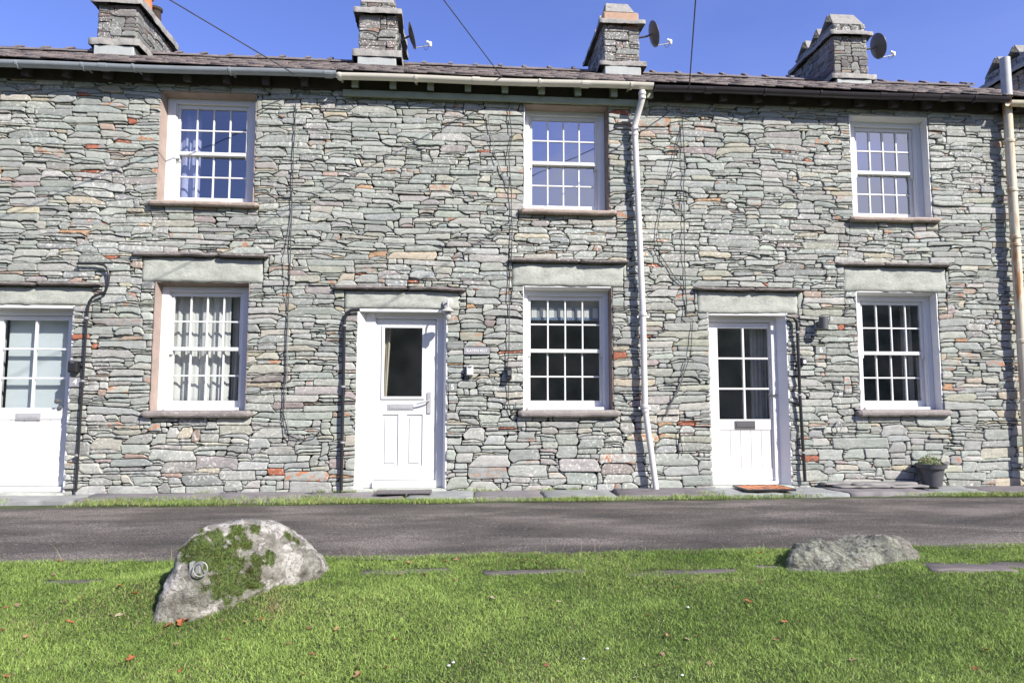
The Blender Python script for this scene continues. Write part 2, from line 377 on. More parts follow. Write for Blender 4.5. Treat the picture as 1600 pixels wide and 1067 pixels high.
def stones(sts, fmap, rnd, warp=None, k=1., depth=.026, pal=PAL):
    VS = []; FS = []; CS = []; nb = 0
    ws = [p[1] for p in pal]
    for (x0, x1, xs, bot, top) in sts:
        g = rnd.uniform(.0026, .0068); w = x1-x0
        tav = float((top-bot).mean())
        if tav < .014: continue
        n = max(4, int(w/.024)+3); bev = min(.006, w*.12)
        xx = np.concatenate([[x0+g, x0+g+bev], np.linspace(x0+g+bev, x1-g-bev, n-2)[1:-1], [x1-g-bev, x1-g]])
        n = len(xx); m = 5 if tav < .07 else 6 if tav < .13 else 8
        zb = np.interp(xx, xs, bot)+g; zt = np.interp(xx, xs, top)-g
        # irregular ends
        cut = [tav*rnd.uniform(.2, .5) if rnd.random() < .16 else 0 for _ in range(4)]
        for (i, j) in ((0, 1), (n-1, n-2)):
            e1 = tav*rnd.uniform(0, .12); e2 = tav*rnd.uniform(0, .12)
            c1, c2 = (cut[0], cut[1]) if i == 0 else (cut[2], cut[3]); zt[i] -= e1+c1; zb[i] += e2+c2; zt[j] -= e1*.3+c1*.6; zb[j] += e2*.3+c2*.6
        zt = zt+vn(xx*55, zt*3, 3)*.0055; zb = zb+vn(xx*55, zb*3, 5)*.0055
        mid = (zt+zb)/2; th = np.maximum(zt-zb, .006); zt = mid+th/2; zb = mid-th/2
        bv = np.clip(.0045/np.maximum(th, .01), .03, .3)
        base = np.linspace(0, 1, m); V = np.tile(base[:, None], (1, n)); V[1] = bv; V[-2] = 1-bv
        if m > 4:
            for q in range(2, m-2): V[q] = bv+(1-2*bv)*(q-1)/(m-3)
        Z = zb[None]+(zt-zb)[None]*V; X = np.tile(xx[None], (m, 1))
        sk = rnd.uniform(-.25, .25)*min(1, w/.3)
        y0 = -rnd.uniform(.0, depth)*k; ta = rnd.gauss(0, .025)/max(1, w/.12); tb = rnd.gauss(.0, .06)
        Y = y0+ta*(X-xx.mean())+tb*(Z-mid.mean())+fbm(X*6, Z*12, 7)*.0045*k+vn(X*40, Z*60, 9)*.003
        edge = np.zeros_like(Y); edge[0] = edge[-1] = 1; edge[:, 0] = edge[:, -1] = 1
        Y = Y+edge*rnd.uniform(.0008, .003)
        endm = np.zeros_like(Y); endm[:, 0] = 1; endm[:, -1] = 1
        X = X+endm*vn(Z*26, X*5, 11)*.007*min(1, w/.1)
        if warp: X, Z = warp(X, Z)
        V3 = np.stack([X, Y, Z], -1).reshape(-1, 3)
        loop = [(0, i) for i in range(n)]+[(j, n-1) for j in range(1, m)]+[(m-1, i) for i in range(n-2, -1, -1)]+[(j, 0) for j in range(m-2, 0, -1)]
        li = np.array([a*n+b for a, b in loop]); back = V3[li].copy(); back[:, 1] = .07
        ii = np.arange(m*n).reshape(m, n)
        F = np.stack([ii[:-1, :-1], ii[:-1, 1:], ii[1:, 1:], ii[1:, :-1]], -1).reshape(-1, 4)
        q = len(li); a = li; b2 = np.roll(li, -1); c = m*n+np.arange(q); d = np.roll(c, -1)
        F2 = np.stack([a, c, d, b2], -1)
        VV = np.concatenate([V3, back]); FF = np.concatenate([F, F2])
        cc = list(rnd.choices(pal, ws)[0][0]); cc = list(pal[0][0]) if (w*tav > .022 and cc[0] > 1.22*cc[1]) else cc; v = rnd.uniform(.86, 1.13); cc = [c_*v*rnd.uniform(.97, 1.03) for c_ in cc]
        al = rnd.uniform(.5, 1) if rnd.random() < .06 else 0.
        VS.append(fmap(VV)); FS.append(FF+nb); CS.append(np.tile(np.array([*cc, al])[None], (len(VV), 1))); nb += len(VV)
    return np.concatenate(VS), np.concatenate(FS), np.concatenate(CS)
# ---------------------------------------------------------------- ground, road, pavement
def gz(x, y):
    x = np.asarray(x, float); y = np.asarray(y, float)
    s = np.clip(-3.22-y, 0, 4.8)
    und = fbm(x*.9, y*.9, 21, 3)*.07*np.clip(s*1.5, 0, 1)+vn(x*3.1, y*3.1, 27)*.03*np.clip(s*2, 0, 1)
    mound = .13*np.exp(-(((x+1.45)/.42)**2+((y+3.82)/.3)**2))+.04*np.exp(-(((x-2.6)/.8)**2+((y+3.75)/.35)**2))
    far = np.clip(-y-60, 0, 80)*.17*(1+.5*fbm(x*.02, y*.02, 3)) 
    return -.042-.115*s+und+mound*(y < -3.2)-np.where(y > -.5, .05, 0)+far*(1+.0*x)
def gzs(x, y): return float(gz(x, y))
def sheet(name, xs, ys, zf, m):
    X, Y = np.meshgrid(xs, ys); Z = zf(X, Y); V = np.stack([X, Y, Z], -1).reshape(-1, 3); r, c = X.shape
    i = np.arange(r*c).reshape(r, c); F = np.stack([i[:-1, :-1], i[:-1, 1:], i[1:, 1:], i[1:, :-1]], -1).reshape(-1, 4)
    return npmesh(name, V, F, m, smooth=True)
xs = np.concatenate([[-700, -300, -150, -80, -50, -30, -20, -12], np.arange(-9, 10.01, .1), [12, 20, 30, 50, 80, 150, 300, 700]])
ys = np.concatenate([[-700, -300, -200, -150, -130, -110, -95, -80, -70, -60, -40, -25, -15, -10], np.arange(-8, .31, .08), [1, 5, 9, 15, 30, 80, 200, 700]])
tag(sheet('ground', xs, ys, gz, MT['ground']), None, None, kind='structure')
rx = np.concatenate([[-60, -30, -15], np.arange(-9, 10.01, .06), [15, 30, 60]]); 
def road_v(rx):
    n = 30; far = -.80+fbm(rx*1.3, rx*0, 31)*.10+vn(rx*7, rx*0, 32)*.03; near = -3.22+fbm(rx*1.1, rx*0+5, 33)*.12+vn(rx*8, rx*0, 34)*.03-np.where(rx > 1, .02, 0)
    t = np.linspace(0, 1, n); Y = near[None]+(far-near)[None]*t[:, None]; X = np.tile(rx[None], (n, 1))
    Z = -.036+vn(X*.8, Y*1.3, 35)*.022+vn(X*3, Y*3, 36)*.007+.02*np.sin(t*pi)[:, None]
    V = np.stack([X, Y, Z], -1).reshape(-1, 3); i = np.arange(V.shape[0]).reshape(n, -1)
    return V, np.stack([i[:-1, :-1], i[:-1, 1:], i[1:, 1:], i[1:, :-1]], -1).reshape(-1, 4)
v_, f_ = road_v(rx); tag(npmesh('road', v_, f_, MT['asphalt'], smooth=True), None, None, kind='structure')

def rough_slab(x0, x1, y0, y1, z0, z1, sd, seg=.05, amp=.02, tilt=0, bev=.012, skew=(0, 0)):
    """thin slab with an irregular outline and an uneven top; returns verts, faces"""
    rs = np.random.default_rng(sd); P = []
    for (ax, ay), (bx, by) in (((x0, y0), (x1, y0)), ((x1, y0), (x1+skew[1], y1)), ((x1+skew[1], y1), (x0+skew[0], y1)), ((x0+skew[0], y1), (x0, y0))):
        n = max(2, int(math.hypot(bx-ax, by-ay)/seg))
        for k in range(n): P.append((ax+(bx-ax)*k/n, ay+(by-ay)*k/n))
    P = np.array(P); c = P.mean(0); n = len(P); ph = rs.uniform(0, 99)
    off = fbm(P[:, 0]*6+ph, P[:, 1]*6, 5)*amp*1.6; d = P-c; d /= np.linalg.norm(d, axis=1)[:, None]; P = P+d*off[:, None]
    rings = []
    for (sc, zz) in ((1, z0), (1, z1-bev), (None, z1), (.55, z1)):
        Q = P if sc == 1 else c+(P-c)*(1-bev/np.maximum(np.linalg.norm(P-c, axis=1), .05))[:, None] if sc is None else c+(P-c)*sc
        z = np.full(n, zz)+(0 if zz == z0 else 1)*(fbm(Q[:, 0]*5+ph, Q[:, 1]*9, 6)*bev*1.1+(Q[:, 0]-c[0])*tilt)
        rings.append(np.column_stack([Q, z]))
    rings.append(np.array([[c[0], c[1], z1]])); V = np.concatenate(rings)
    F = []; i = np.arange(n); j = (i+1) % n
    for r in range(3): F.append(np.stack([r*n+i, r*n+j, (r+1)*n+j, (r+1)*n+i], -1))
    T = np.stack([3*n+i, 3*n+j, np.full(n, 4*n)], -1)
    return V, np.concatenate(F), T
def join(parts):
    V = []; Q = []; T = []; Cc = []; b = 0
    for (v, q, t, c) in parts:
        V.append(v); Q.append(q+b); T.append(t+b); Cc.append(np.tile(np.array([c]), (len(v), 1))); b += len(v)
    return np.concatenate(V), [np.concatenate(Q), np.concatenate(T)], np.concatenate(Cc)
jx = [-9, -7.6, -6.2, -5.1, -3.95, -2.55, -1.62, -.55, .18, .95, 1.75, 2.85, 3.62, 4.35, 5.35, 6.0, 6.95, 7.9, 9.4]
parts = []
for a, b in zip(jx[:-1], jx[1:]):
    zt = random.uniform(-.016, .0); c = random.choice([(.18, .165, .17), (.21, .205, .205), (.15, .135, .14), (.23, .235, .23)])
    if -1.6 < a < .1 or 2.8 < a < 4.3: c = (.25, .26, .255)
    v, q, t = rough_slab(a+.012, b-.012, (-.43 if b < -1.2 else -.56)-random.uniform(0, .09), .04, -.1, zt, int(a*100)+999, seg=.08, amp=.035, bev=.014, skew=(random.uniform(-.1, .12),)*2)
    parts.append((v, q, t, c))
v, f, c = join(parts); tag(npmesh('pavement', v, f, MT['paving'], cols=c), None, None, kind='structure')

# far side behind the photographer: wooded rise that the lower panes reflect
xs = np.linspace(-160, 160, 90); ys = np.linspace(-75, -35, 16)
wm = NT('woodland_foliage'); wm.set(Roughness=1); n_ = wm.noise(.5, 8); r_ = wm.ramp(n_, 'Fac', [(.35, (.06, .07, .035)), (.52, (.26, .24, .13)), (.68, (.50, .34, .18))]); wm.base((r_, 0))
def wz(X, Y): t = np.clip((-35-Y)/14, 0, 1); return -.8+(16+6*fbm(X*.07, Y*.05, 41)+3.0*fbm(X*.5, Y*.5, 43, 2))*np.sqrt(t)
tag(sheet('woodland', xs, ys, wz, wm.m), 'low wood on the rise across from the cottages', 'wood', kind='stuff')

# ---------------------------------------------------------------- cottages
EAVE = 4.86; BX = [-7.6, -5.50, -1.40, 2.60, 6.88, 9.4]
U = (3.285, 4.60)
WIN_UP = [(-3.445, -2.36), (.79, 1.825), (4.90, 5.935)]
WIN_LO = [(-3.41, -2.37), (.78, 1.84), (4.89, 5.935)]
LINT = [(-3.565, -2.225, 2.355, 2.64), (.645, 1.99, 2.365, 2.64), (4.73, 6.07, 2.35, 2.66), (-5.42, -4.07, 2.075, 2.285), (-1.30, .03, 2.075, 2.285), (2.885, 4.135, 2.062, 2.335), (7.11, 8.36, 2.07, 2.33)]
HOOD = [(-3.67, -2.16), (.60, 2.03), (4.64, 6.10), (-5.5, -3.98), (-1.42, .10), (2.83, 4.20), (7.0, 8.5)]
DOORS = [(-5.23, -4.275), (-1.14, -.12), (3.01, 3.985), (7.24, 8.2)]
OB = []
for a, b in WIN_UP: OB += [(a, b, U[0]-.05, U[1]), (a-.06, b+.07, U[0]-.055, U[0])]
for a, b in WIN_LO: OB += [(a, b, .84, 2.36), (a-.08, b+.08, .835, .905)]
for a, b in DOORS: OB += [(a, b, -.2, 2.08)]
for (a, b, c, d), (e, g) in zip(LINT, HOOD): OB += [(a, b, c, d+.05), (e, g, d+.005, d+.045)]
for px, py, w_, h_ in ((117, 597, .125, .105), (707, 605, .10, .095), (1283, 547, .13, .095), (745, 548, .30, .085)):
    c_ = W(px, py, -.03); OB.append((c_.x-w_/2-.008, c_.x+w_/2+.008, c_.z-h_/2-.006, c_.z+h_/2+.006))
def warp(X, Z):
    m = np.ones_like(X)
    for (a, b, c, d) in OB:
        dx = np.maximum(np.maximum(a-X, X-b), 0); dz = np.maximum(np.maximum(c-Z, Z-d), 0); m = np.minimum(m, np.clip((np.hypot(dx, dz)-.005)/.14, 0, 1))
    return X+(vn(X*3, Z*12, 51)*.055+vn(X*6, Z*30, 52)*.016)*m, Z+(vn(X*1.1, Z*2.0, 53)*.04+vn(X*5, Z*5, 54)*.005)*m
def zone(x, z, r):
    if z < .62: return (.048, .15, (1.9, 4.6)) if r.random() < .55 else (.024, .05, (4, 8))
    if z < 2.7: return (.032, .10, (3, 6.8)) if r.random() < .68 else (.017, .034, (5, 12))
    return (.030, .09, (3, 7)) if r.random() < .7 else (.017, .034, (5, 12))
rnd = random.Random(5)
ALL = layout(BX[0], BX[-1], -.06, EAVE, OB, rnd, zone)
# the reddish stones the photograph shows in a few telling places keep the rusty palette by chance; the rest follows the palette
HL = ['slate-stone cottage at the row end, past the door with the four beside it', 'slate-stone cottage numbered 4 with white curtains, under the grey gutter',
      'slate-stone cottage numbered 5 with single-pane white door, under the cream gutter', 'slate-stone cottage numbered 6 with six-pane door and black gutter', 'slate-stone cottage past the rusty cream downpipe, mostly cut off']
COT = []
YB = 7.3; RY, RZ = 3.5, 6.80; EY = -.19; SL = (RZ-EAVE-.0)/(RY-EY)
def roofz(y): return EAVE+(y-EY)*SL if y < RY else RZ-(y-RY)*SL
for k in range(5):
    a, b = BX[k], BX[k+1]
    h = thing('terraced_cottage', HL[k], 'cottage', ((a+b)/2, 0, 0), 'slate-stone cottages in the terrace'); COT.append(h)
    sts = [s for s in ALL if a <= (s[0]+s[1])/2 < b]
    v, f, c = stones(sts, lambda q: q, random.Random(100+k), warp)
    npmesh('wall', v, f, MT['stone'], h, c)
    # masonry core behind the facing, with the openings left free
    mb = MB(); ops = [(x0, x1, U[0], U[1]) for x0, x1 in WIN_UP]+[(x0, x1, .87, 2.36) for x0, x1 in WIN_LO]+[(x0, x1, -.1, 2.075) for x0, x1 in DOORS]
    ops = [o for o in ops if o[0] > a-.01 and o[1] < b+.01]
    cx = sorted({a, b, *[o[0] for o in ops], *[o[1] for o in ops]}); cz = sorted({-.15, EAVE, *[o[2] for o in ops if o[2] > -.1], *[o[3] for o in ops], })
    for x0, x1 in zip(cx[:-1], cx[1:]):
        zs = [-.15]; cur = [(o[2], o[3]) for o in ops if o[0] <= x0+1e-6 and o[1] >= x1-1e-6]; z = -.15
        for (p, q) in sorted(cur):
            if p > z: mb.box(x0, x1, .035, .46, z, p)
            z = q
        mb.box(x0, x1, .035, .46, z, EAVE+.02)
    mb.build('wall_core', MT['mortar'], h)
    mb = MB(); mb.box(a+.02, b-.02, YB-.3, YB, -.15, EAVE); 
    for xx in (a, b): mb.prism([(xx-.06, .47, -.15), (xx-.06, YB, -.15), (xx-.06, YB, roofz(YB)-.1), (xx-.06, RY, RZ-.12), (xx-.06, .47, roofz(.47)-.1)], (.12, 0, 0))
    mb.box(a+.07, b-.07, .47, YB-.31, 2.42, 2.55); mb.box(a+.07, b-.07, .47, YB-.31, -.12, .02); mb.box(a+.07, b-.07, .47, YB-.31, 4.70, 4.78)
    mb.box(a+.07, b-.07, 3.3, 3.42, .025, 2.415).box(a+.07, b-.07, 3.3, 3.42, 2.555, 4.695); mb.build('party_wall', MT['inner'], h)
    # roof of slates
    rr = random.Random(300+k); VV = []; CC = []; FF = []; nb = 0
    ln = math.hypot(RY-EY+.12, RZ-EAVE); y = EY-.06; row = 0; rows = 19; du = (RY-EY+.06)/rows
    for side in (1, -1):
        for row in range(rows):
            yy0 = (EY-.06)+row*du; x = a-rr.uniform(0, .15)
            while x < b:
                w = rr.uniform(.18, .36)*(1.15-row*.02); x1 = min(x+w, b+.0); xa = max(x, a)
                if x1-xa > .03:
                    j = rr.uniform(-.012, .012); th = rr.uniform(.012, .022); up = .018; lift = rr.uniform(0, .012)
                    p = []
                    for (px_, py_, pz_) in ((xa+.003, yy0+j, 0), (x1-.003, yy0+j+rr.uniform(-.008, .008), 0), (x1-.003, yy0+du*1.3, -up), (xa+.003, yy0+du*1.3, -up)):
                        zz = EAVE-.03+(py_-EY)*SL+pz_+lift+.008
                        Y_ = py_ if side == 1 else 2*RY-py_
                        p.append((px_, Y_, zz))
                    VV += [(q[0], q[1], q[2]+th) for q in p]+p; FF += [(nb, nb+1, nb+2, nb+3), (nb, nb+4, nb+5, nb+1), (nb, nb+3, nb+7, nb+4), (nb+1, nb+5, nb+6, nb+2), (nb+7, nb+6, nb+5, nb+4)]; nb += 8
                    v_ = rr.uniform(.75, 1.25); c_ = rr.choice([(.15, .12, .115), (.13, .11, .105), (.17, .135, .13), (.145, .13, .125)]); CC += [tuple(q*v_ for q in c_)]*8
                x += w
    npmesh('roof', np.array(VV), np.array(FF), MT['roof'], h, np.array(CC))
    mb = MB()      # roof deck under the slates
    mb.prism([(a, EY+.03, EAVE-.085), (a, EY+.03, EAVE-.05), (a, RY, RZ-.06), (a, 2*RY-EY, EAVE-.05), (a, 2*RY-EY, EAVE-.085), (a, RY, RZ-.10)], (b-a, 0, 0)); mb.build('roof_deck', MT['darkwood'], h)
    mb = MB(); x = a
    while x < b-.05:
        x1 = min(x+rr.uniform(.38, .46), b); z = RZ+rr.uniform(0, .012); t = .022
        for (s0, s1, dz) in ((x, x1-.005, 0), (x1-.05, x1+.012, .034)):
            for s in (-1, 1): mb.prism([(s0, RY, z+dz+.05), (s0, RY+s*.17, z+dz-.05), (s0, RY+s*.17, z+dz-.05-t), (s0, RY, z+dz+.05-t)], (s1-s0, 0, 0))
        x = x1
    mb.build('ridge_tiles', MT['tile'], h)
    # eaves: rafter feet
    mb = MB(); x = a+.15
    gm = 'green' if k == 2 else 'darkwood'
    while x < b-.05:
        MB().prism([(x, -.15, EAVE-.20), (x, -.15, EAVE-.085), (x, .034, EAVE-.03), (x, .034, EAVE-.15)], (.075, 0, 0)).build('rafter_foot', MT[gm], h); x += .44
    MB().box(a+.001, b-.001, -.040, .03, EAVE-.19, EAVE-.045, .0).build('eaves_shade_strip', MT['darkwood'], h)  # added dark strip over the top courses, stands in for shade under the eaves
    if k == 2: MB().box(-1.36, 2.30, -.085, -.048, EAVE-.275, EAVE-.20).build('eaves_board', MT['green'], h, bevel=.004)

def gutter(h, x0, x1, m, z, drop=0, joints=(), brk=()):
    mb = MB(); n = 9; r = .058; pts = []
    for i in range(n+1): an = pi+pi*i/n; pts.append((cos(an)*r, sin(an)*r))
    inner = [(p[0]*.86, p[1]*.86) for p in pts][::-1]; loop = pts+inner; b = 0; N = 14
    for i in range(N+1):
        t = i/N; x = x0+(x1-x0)*t; zz = z+drop*t+.006*sin(t*9)
        for (yy, zq) in loop: mb.v.append((x, -.215+yy, zz+zq))
    L = len(loop)
    for i in range(N):
        for k in range(L): k2 = (k+1) % L; mb.f.append((i*L+k, i*L+k2, (i+1)*L+k2, (i+1)*L+k))
    mb.f.append(tuple(range(L))); mb.f.append(tuple(range(N*L+L-1, N*L-1, -1)))
    g = mb.build('gutter', m, h, smooth=True)
    for xx in joints:
        t = (xx-x0)/(x1-x0); c = (xx, -.215, z+drop*t); q = MB(); w = .045
        for dxx in (0,):
            lp = [(p[0]*1.09, p[1]*1.09) for p in pts]+[(p[0]*.8, p[1]*.8) for p in pts][::-1]
            q.prism([(c[0]-w, c[1]+p[0], c[2]+p[1]) for p in lp], (2*w, 0, 0))
        q.build('gutter_joint', m, g)
    for xx in brk:
        t = (xx-x0)/(x1-x0); c = (xx, -.215, z+drop*t); q = MB(); w = .012
        lp = [(p[0]*1.16, p[1]*1.16) for p in pts]+[(p[0]*1.0, p[1]*1.0) for p in pts][::-1]
        q.prism([(c[0]-w, c[1]+p[0], c[2]+p[1]) for p in lp], (2*w, 0, 0)); q.box(c[0]-w, c[0]+w, -.122, .03, c[2]-.015, c[2]+.005); q.build('gutter_bracket', m, g)
    return g
GZ = 4.775
gutter(COT[0], -7.6, -5.51, MT['ggut'], GZ)
gutter(COT[1], -5.50, -1.41, MT['ggut'], GZ-.01, .025, (-3.98, -1.5), (-4.2, -3.65, -2.6, -4.9))
gutter(COT[2], -1.40, 2.32, MT['upvc'], GZ-.005, .02, (.2, 1.5), (-1.37, -.5, .95, 2.05))
gutter(COT[3], 2.335, 6.86, MT['bgut'], GZ-.01, .02, (3.0, 5.2, 6.0), (3.7, 4.4, 5.6, 6.4))
gutter(COT[4], 6.87, 9.4, MT['rusty'], GZ-.03, 0, (7.2,), (7.15,))

# stepped white downpipe under the cream gutter
def pipe(path, r, n=14): return MB().tube(path, r, n)
h5 = COT[2]
P = [(2.19, -.215, GZ-.06), (2.19, -.215, GZ-.16), (2.18, -.175, GZ-.22), (2.13, -.11, GZ-.42), (2.12, -.1, GZ-.47), (2.125, -.1, GZ-.6)]
dp = MB().tube(P, .036, 14).tube([(2.125, -.1, GZ-.58), (2.185, -.1, 2.02), (2.19, -.1, .92)], .036, 14).tube([(2.19, -.1, .94), (2.30, -.12, .0)], .034, 14)
dp = dp.build('downpipe', MT['wupvc'], h5, smooth=True)
for (x, y, z, r) in ((2.19, -.215, GZ-.10, .046), (2.19, -.215, GZ-.15, .043), (2.125, -.1, GZ-.49, .045), (2.125, -.1, GZ-.56, .043), (2.187, -.1, 2.03, .046), (2.19, -.1, .95, .047), (2.195, -.1, .90, .043)):
    MB().lathe((x, y, z-.02), [(r*.9, 0), (r, .004), (r, .036), (r*.9, .04)], 14).build('pipe_collar', MT['wupvc'], dp, smooth=True)
for z, m in ((2.75, 'rusty'), (2.0, 'wupvc'), (.93, 'wupvc')):
    MB().box(2.115, 2.26, -.105, -.095, z-.012, z+.012).build('pipe_bracket', MT[m], dp)
# rusty iron soil stack at the house-7 boundary, running up past the eaves
h7 = COT[4]
dp = MB().tube([(6.935, -.13, 5.36), (6.935, -.13, 4.84)], .058, 16).build('vent_pipe', simple('grey_vent_pipe', (.42, .43, .42), .6, .1, 8), h7, smooth=True)
dp = MB().tube([(6.935, -.12, 4.9), (6.925, -.12, 3.0), (6.915, -.12, 1.0), (6.91, -.12, .0)], .052, 16).build('downpipe', MT['rusty'], h7, smooth=True)
for z in (4.25, 3.62, 3.02, 2.92, 1.72, .98): MB().lathe((6.92+(z-2)*.004, -.12, z), [(.054, 0), (.063, .006), (.063, .04), (.054, .046)], 16).build('pipe_collar', MT['rusty'], dp, smooth=True)

def slab_x(x0, x1, y0, y1, z0, z1, sd, amp, m, name, parent, label=None):
    """rough stone bar seen edge-on: irregular front edge and slightly uneven faces"""
    rs = np.random.default_rng(sd); n = max(6, int((x1-x0)/.035)); X = np.linspace(x0, x1, n)
    jag = fbm(X*5+sd, X*0, 61, 4)*amp; jz = fbm(X*3+sd, X*0+9, 63, 4)*amp*.6; V = []
    e = np.ones(n); e[0] = e[-1] = .55
    th = z1-z0; ring = []
    pf = [(y1, z0), (y0+.012, z0), (y0, z0+th*.25), (y0-.003, z0+th*.6), (y0+.008, z1-.004), (y0+.03, z1), (y1, z1)]
    for i in range(n):
        for (yy, zz) in pf:
            zc = (z0+z1)/2; fr = 1 if yy < y1-1e-6 else 0
            V.append((X[i], yy+fr*jag[i]+fr*(1-e[i])*.04, zc+(zz-zc)*(e[i] if fr else 1)+fr*jz[i]+vn(X[i]*30, zz*60, sd % 50)*amp*.4*fr))
    k = len(pf); F = []
    i = np.arange(n-1)
    for q in range(k): q2 = (q+1) % k; F.append(np.stack([i*k+q, (i+1)*k+q, (i+1)*k+q2, i*k+q2], -1))
    F = np.concatenate(F); V = np.array(V); caps = [tuple(range(k)), tuple(range((n-1)*k+k-1, (n-1)*k-1, -1))]
    me = bpy.data.meshes.new(name); me.from_pydata([tuple(map(float, q)) for q in V], [], [tuple(map(int, q)) for q in F]+caps); me.materials.append(m)
    bm = bmesh.new(); bm.from_mesh(me); bmesh.ops.recalc_face_normals(bm, faces=bm.faces); bm.to_mesh(me); bm.free()
    o = bpy.data.objects.new(name, me); sharp_link(o, parent, label); return o
def lintel(x0, x1, z0, z1, parent, sd):
    """dressed slate block with an undulating face"""
    nx = int((x1-x0)/.03); nz = 9; X, Z = np.meshgrid(np.linspace(x0, x1, nx), np.linspace(z0, z1, nz))
    ed = np.minimum(np.minimum((X-x0), (x1-X)), np.minimum(Z-z0, z1-Z)); Y = -.012+fbm(X*5, Z*9, sd, 4)*.016+.012*np.exp(-(ed/.012)**2)
    bnd = ed < 1e-6; X = X+bnd*vn(Z*22, X*3, sd)*.02*(np.minimum(X-x0, x1-X) < 1e-6); Z2 = Z+(np.minimum(Z-z0, z1-Z) < 1e-6)*fbm(X*7, Z*0+sd, 5)*.016
    V = np.stack([X, Y, Z2], -1).reshape(-1, 3); i = np.arange(nx*nz).reshape(nz, nx); F = np.stack([i[:-1, :-1], i[:-1, 1:], i[1:, 1:], i[1:, :-1]], -1).reshape(-1, 4)
    lo = np.concatenate([i[0], i[1:, -1], i[-1, -2::-1], i[-2:0:-1, 0]]); bk = V[lo].copy(); bk[:, 1] = .3; q = len(lo); c = len(V)+np.arange(q)
    F2 = np.stack([lo, c, np.roll(c, -1), np.roll(lo, -1)], -1)
    return npmesh('lintel', np.concatenate([V, bk]), np.concatenate([F, F2]), MT['lintel'], parent)
def fold(name, x0, x1, z0, z1, y, m, parent, n=7, amp=.03, taper=0, label=None):
    nx = max(12, n*10); nz = 14; X = np.linspace(0, 1, nx); Z = np.linspace(0, 1, nz); XX, ZZ = np.meshgrid(X, Z)
    wob = vn(XX*n*.6, ZZ*1.2, 71)*.6
    Y = y+amp*np.sin((XX*n+wob)*2*pi)*(.6+.4*(1-ZZ))+amp*.4*np.sin(XX*n*4.3*pi)
    xr = x1+(taper)*(1-ZZ); P = x0+(xr-x0)*XX; V = np.stack([P, Y, z0+(z1-z0)*ZZ+.008*np.sin(XX*n*2*pi)*(ZZ == 0)], -1).reshape(-1, 3); i = np.arange(nx*nz).reshape(nz, nx)
    o = npmesh(name, V, np.stack([i[:-1, :-1], i[:-1, 1:], i[1:, 1:], i[1:, :-1]], -1).reshape(-1, 4), m, parent, smooth=True)
    md = o.modifiers.new('thick', 'SOLIDIFY'); md.thickness = .003
    if label: o['label'] = label
    return o
